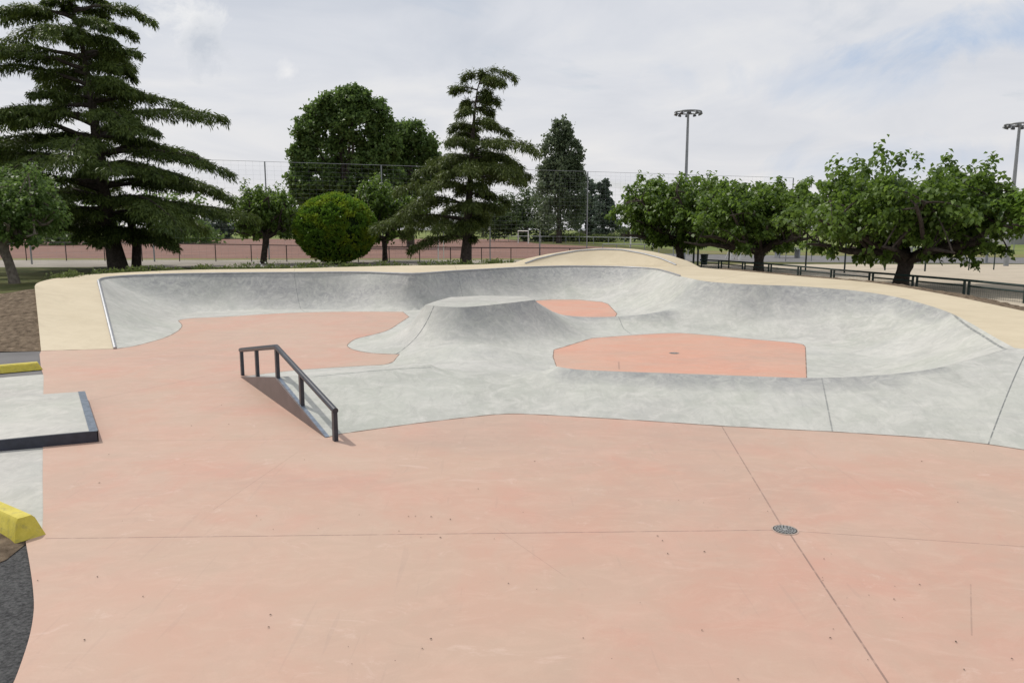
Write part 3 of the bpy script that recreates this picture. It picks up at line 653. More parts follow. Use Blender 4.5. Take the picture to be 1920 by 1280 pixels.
# the ground on the left of the pink floor
sheet('entrance_slab', [at(-160, 720), at(90, 700), at(92, 1002), at(60, 1000), at(0, 945), at(-200, 830)], -.008, M_TOP)
sheet('asphalt_strip', [at(-300, 655), at(80, 655), at(84, 700), at(-300, 740)], -.014, M_ROAD)
sheet('asphalt_path', [at(60, 995), at(75, 1060), at(78, 1140), at(70, 1200), at(40, 1290), at(-60, 1420), at(-700, 1420), at(-700, 1080), at(-250, 1010), at(0, 1040)], -.018, M_ASPH)
mb = MB(); rows = []
for i in range(13):
    r = []
    for j in range(13):
        u, v = i / 12, j / 12; px = 47 - 420 * u; q_ = min(1, u * 8); y0_, y1_ = 1010 - 52 * q_ - 60 * u, 1018 + 40 * q_ + 20 * u; pp = at(px, y0_ + (y1_ - y0_) * v, 0)
        r.append((pp[0], pp[1], -.012 + .05 * math.sin(math.pi * v) * q_ + .008 * random.random()))
    rows.append(r)
mb.grid(rows); struct('mulch_bed', mb, M_DIRT)
mb = MB(); rows = []; NS = 30
for i in range(NS + 1):
    s = i / NS * 1.22; r = []
    e = np.array(deck_l); sl = min(s, 1.0); k = sl * (len(e) - 1); i0 = int(min(k, len(e) - 2)); p = e[i0] + (e[i0 + 1] - e[i0]) * (k - i0)
    dirv = (e[-1] - e[0]); dirv[2] = 0; p = p + dirv * max(0, s - 1); zc_ = p[2] - .05 - max(0, s - 1) * 3.4
    for j in range(20):
        t = j / 19 * 7.0 - .10
        zz_ = max(zc_ * (1 - .045 * t) + .06 * math.sin(2.1 * t + 3 * s) * min(1, t) + random.uniform(-.012, .012), -.004 if s < .3 else .3)
        r.append((p[0] - t * .94, p[1] - t * .18 + .3 * s * t * .25, zz_))
    rows.append(r)
mb.grid(rows); struct('bare_soil', mb, M_DIRT, True)

# ------------------------------------------------------------------ foliage builders
def norm(v): return v / np.maximum(np.linalg.norm(v, axis=1, keepdims=True), 1e-9)
def leaf_quads(P, D, Nn, L, W, fold=.25):
    D = norm(D); S = norm(np.cross(D, Nn)); Nn = norm(np.cross(S, D)); L = np.asarray(L)[:, None]; W = np.asarray(W)[:, None]
    return np.stack([P, P + D * L * .42 + S * W * .5 + Nn * W * fold, P + D * L - Nn * L * .12, P + D * L * .42 - S * W * .5 + Nn * W * fold], 1)
def rnd(n_): return rng.normal(size=(n_, 3))
LM = dict(mulberry=leaf_mat('mulberry_leaves', (0.022, 0.054, 0.012), (0.170, 0.265, 0.042), .42, .5),
          bright=leaf_mat('young_leaves', (0.07, 0.14, 0.02), (0.20, 0.32, 0.045), .45, .35),
          plane=leaf_mat('plane_leaves', (0.036, 0.078, 0.022), (0.160, 0.245, 0.062), .42, .3),
          cedar=leaf_mat('cedar_needles', (0.018, 0.040, 0.014), (0.140, 0.190, 0.042), .28, .2),
          cedar2=leaf_mat('olive_cedar_needles', (0.026, 0.046, 0.014), (0.150, 0.190, 0.048), .28, .2),
          box=leaf_mat('clipped_leaves', (0.050, 0.125, 0.016), (0.16, 0.28, 0.030), .42, .3, (0.30, 0.36, 0.026)),
          poplar=leaf_mat('poplar_leaves', (0.038, 0.064, 0.032), (0.165, 0.210, 0.115), .40, .4),
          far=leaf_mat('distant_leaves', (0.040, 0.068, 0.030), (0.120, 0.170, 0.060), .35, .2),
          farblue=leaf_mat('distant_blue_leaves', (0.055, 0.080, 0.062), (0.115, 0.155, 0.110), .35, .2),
          weed=leaf_mat('weed_leaves', (0.05, 0.085, 0.024), (0.17, 0.21, 0.07), .35, .2))

def mulberry(px, d, top, bot, half, label, group, trunk_r=.27, lean=(0, 0), nshoot=230, per=52, leaf=.19, mat='mulberry', seed=1, cxoff=0.0, bark=None, hang=(), zbase=GZ, tall=()):
    global rng
    rng = np.random.default_rng(seed); rr = random.Random(seed)
    x, y = far(px, d), d; zt, zb = zat(top, d), zat(bot, d); o = thing('mulberry_tree', (x, y, zbase), label, 'tree', group); hh = zt - zb
    fork = Vector((x + lean[0], y + lean[1], zb + .0 * hh)); mb = MB()
    mb.tube([(x, y, zbase - .3), (x + lean[0] * .1, y, zbase + .25), Vector((x, y, zbase)).lerp(fork, .55), fork - Vector((0, 0, .35)), fork + Vector((0, 0, .25))], [trunk_r * 1.35, trunk_r * 1.08, trunk_r * .92, trunk_r * 1.05, trunk_r * 1.1], 12)
    P, D, N_ = [], [], []; limbs = []; nl = 12; cx = x + cxoff
    for i in range(nl):
        a_ = 2 * math.pi * (i + rr.uniform(-.3, .3)) / nl; reach = half * rr.uniform(.66, .88); pts_ = [fork - Vector((0, 0, .1))]; lift = rr.choice((.12, .16, .22, .30, .40))
        for t in (.2, .4, .6, .8, 1.0):
            q = fork + Vector((math.cos(a_) * reach * t + cxoff * t, math.sin(a_) * reach * t * .9, hh * lift * t ** .9))
            q += Vector((rr.uniform(-1, 1), rr.uniform(-1, 1), rr.uniform(-.6, .6))) * half * .045; pts_.append(q)
        mb.tube(pts_, [trunk_r * .70, trunk_r * .60, trunk_r * .52, trunk_r * .42, trunk_r * .30, trunk_r * .14], 8); limbs.append(pts_)
        k0 = rr.choice((2, 3)); b0 = pts_[k0]; q2 = [b0]                          # a second, steeper limb
        a2 = a_ + rr.choice((-1, 1)) * rr.uniform(.3, .8)
        for t in (.33, .66, 1.0): q2.append(b0 + Vector((math.cos(a2) * half * .32 * t, math.sin(a2) * half * .32 * t, hh * .42 * t)) + Vector((rr.uniform(-1, 1), rr.uniform(-1, 1), 0)) * half * .03)
        mb.tube(q2, [trunk_r * .38, trunk_r * .30, trunk_r * .26, trunk_r * .22], 7); limbs.append(q2 + [q2[-1]])
    def shoot(b0, tip, m_, w_=.12, droop=.12):
        ln = (tip - b0).length; cur = [b0.lerp(tip, j / 6) + Vector((0, 0, ln * droop * math.sin(math.pi * j / 6))) for j in range(7)]
        ca = np.array([tuple(c) for c in cur]); u = (.15 + .85 * rng.random(m_) ** .5) * 6 * .999; iu = u.astype(int)
        pp = ca[iu] + (ca[np.minimum(iu + 1, 6)] - ca[iu]) * (u - iu)[:, None] + rnd(m_) * w_
        dv = np.array((tip - b0).normalized()); hv = rnd(m_); hv[:, 2] *= .3
        P.append(pp); D.append(norm(hv) * .9 + dv * .25 + np.array([0, 0, -.75])); N_.append(rnd(m_) * .35 + norm(hv) * .7 + np.array([0, 0, .9]))
        return cur
    for k in range(nshoot):
        L_ = rr.choice(limbs); s_ = (.15 + .85 * rr.random() ** .7) * (len(L_) - 1) * .999; i0 = int(s_); b0 = L_[i0].lerp(L_[i0 + 1], s_ - i0)
        a_ = rr.uniform(0, 2 * math.pi); r_ = half * math.sqrt(rr.random()) * 1.02
        rb = Vector((b0.x - cx, b0.y - y, 0)); tgt = Vector((cx + math.cos(a_) * r_, y + math.sin(a_) * r_ * .9, 0))
        dlt = tgt - Vector((b0.x, b0.y, 0)); mx = half * .42
        if dlt.length > mx: tgt = Vector((b0.x, b0.y, 0)) + dlt.normalized() * mx * rr.uniform(.6, 1)
        rn = min(1.0, math.hypot(tgt.x - cx, (tgt.y - y) / .9) / half); dome = zb + hh * (.30 + .62 * max(0.0, 1 - rn ** 3.2) ** .6 + .08 * math.sin(5 * tgt.x + seed) * math.cos(4 * tgt.y))
        lo_ = zb + hh * (.06 + .24 * rn ** 1.5 + .06 * rr.random()); f_ = rr.random() ** .75
        tip = Vector((tgt.x, tgt.y, max(lo_, lo_ + (dome - lo_) * f_ * rr.choice((.82, .92, 1.0, 1.0, 1.12)))))
        if k % 5 == 1 and rb.length < half * .6: tip = b0 + Vector((rr.uniform(-.4, .4), rr.uniform(-.4, .4), -rr.uniform(.0, .08) * hh)) + Vector((rb.x, rb.y, 0)).normalized() * rr.uniform(.1, .5)
        cur = shoot(b0, tip, per)
        if k % 4 == 0: mb.tube([tuple(c) for c in cur], [.04, .035, .03, .025, .02, .014, .008], 4)
    for (tx, ty, bx, by, m_) in tall:
        yy = y - rr.uniform(0, .3) * half; shoot(Vector((far(bx, yy), yy, zat(by, yy))), Vector((far(tx, yy), yy, zat(ty, yy))), m_, .15, .0)
    for (hx, hy, hz0, m_) in hang:
        c0 = np.array([far(hx, d), d - half * .4, zat(hy, d)]); P.append(c0 + rnd(m_) * np.array([.12, .12, .16])); D.append(rnd(m_) * .6 + np.array([0, 0, -.8])); N_.append(rnd(m_) * .5 + np.array([0, -.4, 1]))
    build('trunk', mb, bark or M_BARK, o, True)
    P, D, N_ = map(np.vstack, (P, D, N_)); m_ = len(P); L_ = leaf * rng.uniform(.7, 1.35, m_)
    quads('crown', leaf_quads(P, D, N_, L_, L_ * .72, .18), LM[mat], o); return o

def cedar(px, d, path, tiers, label, seed, mat='cedar', trunk_r=.5, second=None, quad=(.27, .062), dens=1.0, droop=(.03, .20)):
    """path: trunk points as (px,py); tiers: rows of (py, reach_left_px, reach_right_px, branches)"""
    global rng
    rng = np.random.default_rng(seed); rr = random.Random(seed)
    def pos(px_, py_): return Vector((far(px_, d), d, zat(py_, d)))
    x, y = far(px, d), d; o = thing('cedar_tree', (x, y, GZ), label, 'tree'); mb = MB()
    tp_ = [pos(*q) for q in path]; tp_[0].z = GZ - .4; ztop = tp_[-1].z
    mb.tube(tp_, [max(trunk_r * (1 - .93 * (p_.z - GZ) / (ztop - GZ)) * (1.25 if i == 0 else 1), .03) for i, p_ in enumerate(tp_)], 10)
    P, D, N_, Ls = [], [], [], []; br = mb
    def axis(z_):
        for p_, q_ in zip(tp_[:-1], tp_[1:]):
            if p_.z <= z_ <= q_.z: return p_.lerp(q_, (z_ - p_.z) / max(q_.z - p_.z, 1e-6))
        return tp_[-1].copy()
    def foliage(cur, wdt, m_):
        m_ = int(m_ * 2.4); ca = np.array([tuple(c) for c in cur]); K_ = len(ca) - 1; u = (rng.random(m_) ** .85) * K_ * .999; iu = u.astype(int); fr_ = (u - iu)[:, None]
        c0 = ca[iu] * (1 - fr_) + ca[iu + 1] * fr_; ax_ = norm(ca[iu + 1] - ca[iu]); side = norm(np.cross(ax_, np.array([0, 0, 1.0])))
        tcur = u / K_; env = wdt * np.sin(np.pi * np.clip(tcur * .86 + .12, 0, 1)) ** .7
        lat = rng.uniform(-1, 1, m_); lat = np.round(lat * 3 + rng.normal(0, .20, m_)) / 3
        off_ = lat * env; pp = c0 + side * off_[:, None] + ax_ * (np.abs(off_) * .55)[:, None]
        c0z = rng.normal(0, .06 if droop[1] < .25 else .11, m_)
        hang_ = rng.random(m_) ** 4 * (.08 + .30 * wdt)
        pp[:, 2] -= .16 * np.abs(off_) + hang_ - c0z; pp += rnd(m_) * np.array([.06, .06, .035])
        dd_ = ax_ * .7 + side * (np.sign(lat) * .5)[:, None] + rnd(m_) * .5; dd_[:, 2] -= .15 + .25 * np.abs(lat) + 1.2 * (hang_ > .12) + .45 * (tcur > .85)
        P.append(pp); D.append(dd_); N_.append(rnd(m_) * .45 + np.array([0, 0, 1.])); Ls.append(rng.uniform(.6, 1.3, m_))
    for ti, (py_, rl, rr_, nb) in enumerate(tiers):
        for k in range(nb):
            a_ = 2 * math.pi * (k + rr.uniform(-.3, .3)) / nb + ti * 2.4
            z_ = zat(py_ + rr.uniform(-10, 10), d); base = axis(z_); ca_ = math.cos(a_); sa_ = math.sin(a_)
            rc = (rr_ if ca_ > 0 else rl); mid = .5 * (rl + rr_); reach = (abs(ca_) * rc + (1 - abs(ca_)) * mid) / F * d * rr.choice((.55, .8, .95, 1.0, 1.1)) * rr.uniform(.94, 1.06)
            rise = rr.uniform(.02, .16) * reach; cur = []; drop = rr.uniform(*droop)
            for j in range(9):
                t = j / 8; cur.append(base + Vector((ca_ * reach * t, sa_ * reach * t * .9, rise * math.sin(t * 2.2) - drop * reach * t ** 3.0)) + Vector((0, 0, rr.uniform(-.05, .05))))
            br.tube([tuple(c) for c in cur], [max(.16 * trunk_r * 1.5 * (1 - j / 8), .012) * (.5 + reach / 9) for j in range(9)], 5)
            foliage(cur[2:], .075 * reach + .22, int(dens * (30 + 55 * reach)))
            for j in (2, 3, 4, 5, 6, 7):                         # side branches, each a flat spray of its own
                for sgn in (-1, 1):
                    if rr.random() < .24: continue
                    b0 = cur[j]; ax_ = (cur[j + 1] - cur[j - 1]).normalized(); sd = Vector((-ax_.y, ax_.x, 0)) * sgn
                    l2 = reach * .36 * (1 - .085 * j) * rr.uniform(.6, 1.25); c2 = [b0 + (sd * .75 + ax_ * .75).normalized() * l2 * t + Vector((0, 0, .05 * l2 * t - .24 * l2 * t * t)) for t in (0, .33, .66, 1)]
                    foliage(c2, .05 * reach + .14, int(dens * (10 + 46 * l2)))
    # leader
    top_ = tp_[-4:] if len(tp_) > 4 else tp_[-2:]
    foliage(top_, .45, int(dens * 260))
    build('trunk', mb, M_BARK, o, True)
    if second:
        mb = MB(); q = [pos(*s_) for s_ in second]; q[0].z = GZ - .3; q[0].y += .8; q[1].y += .8; mb.tube(q, [trunk_r * .62, trunk_r * .5, trunk_r * .45][:len(q)], 9); build('trunk', mb, M_BARK, o, True)
    P, D, N_ = map(np.vstack, (P, D, N_)); Ls = np.concatenate(Ls)
    quads('crown', leaf_quads(P, D, N_, quad[0] * Ls, quad[1] * Ls, .1), LM[mat], o); return o

def broadleaf(px, d, blobs, label, kind, mat, group=None, seed=1, leaf=.5, n_per=900, trunk_r=.4, tall=None, up=.0, zb=GZ):
    """blobs: (px, py, rx_px, ry_px) lumps of the crown, each a cloud of leaf clumps"""
    global rng
    rng = np.random.default_rng(seed); rr = random.Random(seed)
    x, y = far(px, d), d; o = thing(kind, (x, y, zb), label, 'tree', group); mb = MB(); P, D, N_ = [], [], []
    base = Vector((x, y, zb - .3)); top_ = max(zat(b_[1], d) for b_ in blobs); mid = Vector((x, y, zb + (top_ - zb) * .35))
    mb.tube([base, base.lerp(mid, .5), mid, Vector((x, y, zb + (top_ - zb) * .8))], [trunk_r * 1.2, trunk_r, trunk_r * .8, trunk_r * .25], 8)
    for (bx, by, rx, ry) in blobs:
        dy = rr.uniform(-.5, .5) * rx / F * d
        c = Vector((far(bx, d), d + dy, zat(by, d))); RX, RY = rx / F * d, ry / F * d
        mb.tube([mid.lerp(base, rr.uniform(0, .25)), mid.lerp(c, .5) + Vector((0, 0, -.1 * RY)), c], [trunk_r * .45, trunk_r * .3, trunk_r * .08], 6)
        ncl = max(8, int(n_per / 40)); u = norm(rnd(ncl)); rad = rng.uniform(.5, 1.04, ncl) ** .5
        cc = np.array(c) + u * rad[:, None] * np.array([RX, RX * .85, RY]); m_ = 40
        csz = .15 * min(RX, RY) + .10
        pp = (cc[:, None, :] + rng.normal(size=(ncl, m_, 3)) * csz * np.array([1, 1, .7])).reshape(-1, 3)
        uu = np.repeat(u, m_, 0); P.append(pp); D.append(rnd(len(pp)) + uu * .4 + np.array([0, 0, up])); N_.append(rnd(len(pp)) * .6 + uu * .7 + np.array([0, 0, .5]))
    build('trunk', mb, M_BARK, o, True)
    P, D, N_ = map(np.vstack, (P, D, N_)); L_ = leaf * rng.uniform(.6, 1.4, len(P))
    quads('crown', leaf_quads(P, D, N_, L_, L_ * .7), LM[mat], o); return o

# ------------------------------------------------------------------ trees
cedar(222, 45, [(224, 505), (216, 460), (206, 380), (202, 300), (199, 210), (192, 120), (184, 50), (175, 5), (170, -22)],
      [(450, 60, 140, 4), (436, 150, 190, 6), (410, 245, 235, 7), (382, 255, 250, 7), (350, 255, 240, 6), (318, 250, 250, 6), (287, 255, 252, 6), (256, 240, 185, 5), (226, 235, 212, 5), (194, 225, 160, 5),
       (164, 205, 122, 5), (132, 210, 112, 4), (102, 195, 112, 5), (70, 200, 100, 4), (46, 185, 110, 4), (20, 115, 135, 4), (0, 45, 60, 4), (-14, 20, 20, 3)],
      'huge dark cedar with tiered drooping branches and two trunks', 3, 'cedar', .50, second=[(243, 500), (247, 462), (250, 400)], dens=1.0, droop=(.05, .24))
cedar(872, 51, [(872, 496), (877, 440), (880, 380), (884, 320), (888, 260), (892, 210), (897, 170), (905, 140), (925, 130), (950, 136), (968, 149)],
      [(436, 140, 20, 4), (414, 155, 35, 7), (386, 155, 60, 7), (356, 140, 90, 6), (326, 105, 150, 7), (302, 85, 170, 7), (284, 65, 160, 3), (262, 58, 50, 4), (232, 52, 72, 4), (200, 50, 52, 4), (172, 50, 34, 3), (150, 46, 55, 3), (136, 14, 30, 2)],
      'olive green cedar with a bent nodding top behind the middle of the deck', 8, 'cedar2', .36, dens=.95, droop=(.08, .28))
G_M = 'pollarded mulberry trees around the skatepark'
mulberry(1688, 31.5, 300, 484, 5.6, 'big pollarded mulberry with gnarled limbs and tall top shoots, beside the low green fence', G_M, .29, (.15, 0), 500, 52, .22, seed=11, cxoff=-.15, hang=((1764, 486, 0, 40), (1742, 481, 0, 14), (1577, 463, 0, 20)), tall=((1628, 272, 1655, 340, 60), (1668, 285, 1680, 345, 60), (1590, 298, 1620, 350, 50), (1760, 290, 1765, 340, 50), (1840, 290, 1820, 345, 50)))
mulberry(1422, 43, 330, 470, 4.9, 'broad mulberry whose straight dark trunk rises behind the low green fence, between two other mulberries', G_M, .28, (0, 0), 380, 50, .24, seed=12, cxoff=-.5)
mulberry(1276, 48, 322, 457, 5.0, 'dark mulberry standing just behind the end of the beige raised wall', G_M, .26, (-.1, 0), 380, 52, .25, seed=13)
mulberry(494, 53, 338, 444, 2.8, 'small mulberry with a thin leaning trunk between the big cedar and the clipped ball', G_M, .22, (.25, 0), 240, 44, .21, seed=14)
mulberry(722, 57, 326, 450, 3.3, 'mulberry behind the clipped ball shrub, its trunk showing just beyond it', G_M, .20, (0, 0), 250, 44, .22, seed=15)
t = mulberry(28, 33.5, 295, 455, 3.2, 'mulberry on the left lawn with a small plate fixed to its pale trunk', G_M, .20, (-.35, 0), 280, 44, .18, mat='plane', seed=16, bark=M_PALEBARK, hang=((12, 420, 0, 60), (-5, 400, 0, 120)))
mb = MB(); mb.box((far(25, 33.2) , 33.27, zat(453, 33.2)), (.28, .03, .24), .1); build('plate', mb, M_GALV, t)
mulberry(1985, 27, 335, 445, 2.4, 'leafy mulberry branch tips reaching in at the right edge, bright green', G_M, .2, (0, 0), 120, 46, .19, mat='bright', seed=17)
broadleaf(648, 98, [(570, 335, 20, 26), (573, 290, 20, 26), (588, 245, 22, 26), (608, 212, 24, 22), (640, 190, 26, 20), (676, 188, 26, 20), (706, 208, 24, 22), (722, 242, 22, 26), (728, 285, 24, 28), (726, 330, 24, 28),
          (630, 235, 34, 30), (680, 235, 34, 30), (610, 285, 34, 32), (660, 285, 36, 32), (700, 300, 28, 30), (600, 335, 34, 30), (650, 335, 36, 32), (695, 350, 34, 30), (585, 368, 28, 22), (640, 385, 44, 28), (700, 390, 34, 24)],
          'largest plane tree, a tall rounded dark crown behind the ball-stop net', 'plane_tree', 'plane', 'plane trees behind the pitch', 21, .44, 1900, .6)
broadleaf(770, 104, [(752, 248, 20, 18), (778, 252, 22, 20), (800, 272, 20, 20), (812, 305, 18, 22), (745, 280, 22, 24), (775, 288, 26, 24), (750, 320, 28, 26), (790, 325, 28, 26), (740, 360, 28, 24), (785, 365, 32, 26), (765, 395, 34, 22)],
          'lower plane tree between the tallest one and the bent cedar', 'plane_tree', 'plane', 'plane trees behind the pitch', 22, .44, 1500, .5)
broadleaf(1048, 132, [(1052, 250, 16, 26), (1040, 285, 24, 34), (1068, 290, 20, 30), (1050, 325, 34, 36), (1078, 330, 14, 20), (1040, 365, 34, 36), (1070, 370, 28, 34), (1050, 405, 42, 34), (1030, 330, 20, 26)],
          'tall silvery green poplar rising right of the bent cedar', 'poplar_tree', 'poplar', None, 23, .42, 2600, .45, up=.9)
broadleaf(985, 152, [(975, 385, 40, 34), (1010, 395, 36, 34), (950, 405, 34, 30), (990, 425, 50, 22), (930, 420, 30, 24)], 'bushy mid green tree under the right limb of the bent cedar', 'leafy_tree', 'far', 'trees at the far end of the pitch', 24, .45, 2200, .4)
broadleaf(905, 205, [(905, 410, 45, 26), (860, 418, 40, 22), (935, 400, 30, 26)], 'dark bluish tree directly behind the trunk of the bent cedar', 'leafy_tree', 'farblue', 'trees at the far end of the pitch', 25, .5, 1600, .4)
broadleaf(1100, 160, [(1098, 370, 20, 30), (1090, 400, 26, 30), (1112, 405, 18, 26)], 'pale hazy rounded tree right of the poplar', 'leafy_tree', 'farblue', 'trees at the far end of the pitch', 26, .8, 900, .35)
broadleaf(1130, 145, [(1130, 350, 8, 16), (1130, 375, 14, 20), (1132, 400, 20, 22), (1130, 420, 26, 18)], 'small dark pointed conifer left of the right hand mulberries', 'conifer_tree', 'farblue', None, 27, .6, 700, .3)
for i, (px_, py_, rx, ry, d_, lb) in enumerate([(20, 290, 20, 26, 120, 'poplar with a feathery top above the left edge, behind the huge cedar'), (330, 400, 60, 60, 130, 'dark rounded tree half hidden by the right side of the huge cedar'), (415, 410, 40, 22, 190, 'low distant tree left of the small leaning mulberry'),
                                          (120, 400, 80, 60, 120, 'dark spreading tree filling the gap under the huge cedar at left'), (1905, 385, 14, 10, 150, 'distant dark conifer tip at the right edge above a roof'), (560, 405, 30, 22, 200, 'low distant tree right of the small leaning mulberry')]):
    broadleaf(px_, d_, [(px_, py_, rx, ry), (px_ - rx * .5, py_ + ry * .6, rx * .8, ry * .7), (px_ + rx * .5, py_ + ry * .6, rx * .8, ry * .7), (px_, py_ + ry * 1.2, rx, ry * .8)], lb, 'leafy_tree', 'plane' if d_ < 140 else 'farblue', 'distant trees beyond the lawn', 40 + i, .7, 800, .35)

# clipped ball
rng = np.random.default_rng(77)
bd = 53.0; bc = Vector((far(632, bd), bd, 0)); bz0, bz1 = zat(497, bd), zat(364, bd); brx = 76 / F * bd; brz = (bz1 - bz0) / 2; bcz = (bz0 + bz1) / 2
ball = thing('clipped_shrub', (bc.x, bc.y, GZ), 'clipped ball shaped evergreen shrub with yellow tips on top', 'shrub')
nt_ = 2600; u = norm(rnd(nt_)); lump = .020 * np.sin(u[:, 0] * 7 + 1.3) * np.cos(u[:, 2] * 6) + .012 * np.sin(u[:, 1] * 11 + u[:, 2] * 9)
rad = (1 + lump + rng.normal(0, .014, nt_)) * (1 - .10 * np.clip(-u[:, 2] - .55, 0, 1)); TC = np.array([bc.x, bc.y, bcz]) + u * rad[:, None] * np.array([brx, brx, brz])
tl = 22; tdir = norm(u * .8 + np.array([0, 0, .75]) + rnd(nt_) * .25); k = np.repeat(np.arange(nt_), tl); t_ = rng.random(nt_ * tl)
P = TC[k] - u[k] * .20 + tdir[k] * (t_ * .30 - .12)[:, None] + rnd(nt_ * tl) * (.085 * (1.15 - t_))[:, None]
P[:, 2] = np.maximum(P[:, 2], GZ + .02 + .15 * rng.random(len(P)))
L_ = rng.uniform(.11, .22, len(P)); quads('foliage', leaf_quads(P, tdir[k] + rnd(len(P)) * .55, rnd(len(P)) + u[k] * .5, L_, L_ * .45, .15), LM['box'], ball)
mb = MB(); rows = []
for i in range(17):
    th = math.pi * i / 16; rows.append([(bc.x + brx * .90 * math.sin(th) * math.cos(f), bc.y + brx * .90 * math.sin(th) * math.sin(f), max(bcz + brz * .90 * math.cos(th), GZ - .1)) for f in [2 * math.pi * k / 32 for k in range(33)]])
mb.grid(rows); build('light_blocking_core', mb, plain('dark_core', (.012, .022, .007), .95, .05, 0, .3, 4), ball, True)  # added dark core, blocks light passing through the leaf shell

# ------------------------------------------------------------------ fences, poles, posts
def seg_tube(name, a, b, r, mat, parent, n=6):
    mb = MB(); mb.tube([a, b], r, n); return build(name, mb, mat, parent, True)
# brown rail fence round the pitch
f = thing('rail_fence', (far(500, 56), 56, GZ), 'brown tubular rail fence running along the clay pitch', 'fence')
fp = []
for px_ in (-60, 50, 125, 197, 267, 337, 405, 472, 538, 605, 672, 730, 787, 845, 903, 958, 1012, 1068, 1125):
    d_ = 58.5 - 4.5 * (px_ / 1000); zt = zat(452.5 + 10.5 * min(px_, 760) / 760 + max(0, px_ - 760) * .008, d_); fp.append((far(px_, d_), d_, zt))
mb = MB(); mb.tube(fp, .035, 6); build('top_rail', mb, M_FENCE, f, True)
for p in fp: mb = MB(); mb.tube([(p[0], p[1], GZ - .1), (p[0], p[1], p[2])], .035, 6); build('post', mb, M_FENCE, f, True)
# ball-stop net
f = thing('ball_stop_net', (far(505, 60), 60, GZ), 'tall ball-stop net on thin steel posts along the clay pitch', 'net fence')
def npt(px_):
    d_ = 60 + (px_ - 505) / 595 * 10.5; return far(px_, d_), d_, zat(303 + (px_ - 505) * .0315, d_)
for px_ in (60, 290, 505, 719, 919, 1100, 1300, 1480):
    X, Y, ZT = npt(px_); mb = MB(); mb.tube([(X, Y, GZ - .2), (X, Y, ZT)], .055, 6); build('post', mb, M_GALV, f, True)
mb = MB(); x0, y0, z0 = npt(60); x1, y1, z1 = npt(1480); nv = 130
for i in range(nv + 1):
    t = i / nv; mb.tube([(x0 + (x1 - x0) * t, y0 + (y1 - y0) * t, GZ + .1), (x0 + (x1 - x0) * t, y0 + (y1 - y0) * t, z0 + (z1 - z0) * t)], .003, 3, False)
for k in range(23):
    s = k / 22; mb.tube([(x0, y0, GZ + .1 + (z0 - GZ - .1) * s), (x1, y1, GZ + .1 + (z1 - GZ - .1) * s)], .003 if k < 22 else .016, 3, False)
build('net', mb, M_WIRE, f)
# low green fence on the right
f = thing('low_green_fence', (far(1640, 30), 30, GZ), 'low dark green metal fence with wire mesh panels along the beige deck', 'fence')
gp = []
for px_, yt in ((1312, 487), (1350, 488.5), (1394, 491.5), (1443, 495), (1498, 499.5), (1560, 505), (1632, 511), (1714, 517.5), (1811, 525.5), (1925, 536.5), (2060, 549)):
    d_ = 27 * 95.5 / (yt - 430); gp.append(Vector((far(px_, d_), d_, zat(yt, d_))))
for p, q in zip(gp[:-1], gp[1:]):
    dv = (q - p).normalized(); a_, b_ = p + dv * .11, q - dv * .11; h = .70; dz = Vector((0, 0, 1))
    mb = MB(); mb.tube([p, q], .046, 6); build('top_rail', mb, M_GREENP, f, True)
    mb = MB(); mb.tube([a_ - dz * .20, b_ - dz * .20], .036, 6); build('middle_rail', mb, M_GREENP, f, True)
    for e in (a_, b_): mb = MB(); mb.box((e.x, e.y, e.z - h / 2), (.07, .06, h), math.atan2(dv.y, dv.x)); build('post', mb, M_GREENP, f)
    mb = MB(); nn = 26
    for i in range(1, nn): c = a_.lerp(b_, i / nn); mb.tube([c - dz * .2, c - dz * .66], .0026, 3, False)
    for k in range(6): mb.tube([a_ - dz * (.28 + .075 * k), b_ - dz * (.28 + .075 * k)], .0026, 3, False)
    build('mesh_panel', mb, M_GREENP, f)
# green posts of the yard fence
f = thing('yard_fence', (far(1583, 40), 40, GZ), 'thin dark green posts of a high wire fence behind the mulberries', 'fence')
yp = []
for px_, yb in ((1300, 497), (1308, 498), (1366, 506), (1510, 509), (1583, 512), (1659, 507), (1734, 509)):
    X, Y, _ = at(px_, yb, GZ); yp.append((X, Y)); mb = MB(); mb.tube([(X, Y, GZ - .2), (X, Y, GZ + 2.6)], .045 if px_ > 1310 else .07, 6); build('post', mb, M_GREENP, f, True)
mb = MB()
for zz_ in (GZ + .1, GZ + 1.3, GZ + 2.5): mb.tube([(x_, y_, zz_) for x_, y_ in yp[2:]], .006, 3, False)
build('wire', mb, M_WIRE, f)
# barrier hoop, grey poles
X0, Y0, _ = at(1816, 507, GZ); X1, Y1, _ = at(1863, 506, GZ)
f = thing('barrier_hoop', ((X0 + X1) / 2, Y0, GZ), 'black tubular barrier hoop standing at the edge of the sandy yard', 'barrier'); mb = MB(); zt = zat(473.5, Y0)
mb.tube([(X0, Y0, GZ - .1), (X0, Y0, zt - .08), (X0 + .08, Y0, zt), (X1 - .08, Y1, zt), (X1, Y1, zt - .08), (X1, Y1, GZ - .1)], .035, 8); build('hoop', mb, M_GREENP, f, True)
for px_, yb, hgt, rad_, lb in ((1807, 497, 4.2, .11, 'short grey steel pole left of the barrier hoop'), (1849, 493, 4.4, .10, 'grey steel pole standing right behind the barrier hoop'), (1780, 484, 3.4, .11, 'grey steel pole showing under the outer limb of the big mulberry')):
    X, Y, _ = at(px_, yb, GZ); f = thing('steel_pole', (X, Y, GZ), lb, 'pole', 'grey steel poles by the yard'); mb = MB(); mb.tube([(X, Y, GZ - .2), (X, Y, GZ + hgt)], rad_, 10); build('shaft', mb, M_GALV, f, True)
    mb = MB(); mb.box((X, Y, GZ + .03), (.36, .36, .04)); build('base_plate', mb, M_GALV, f)
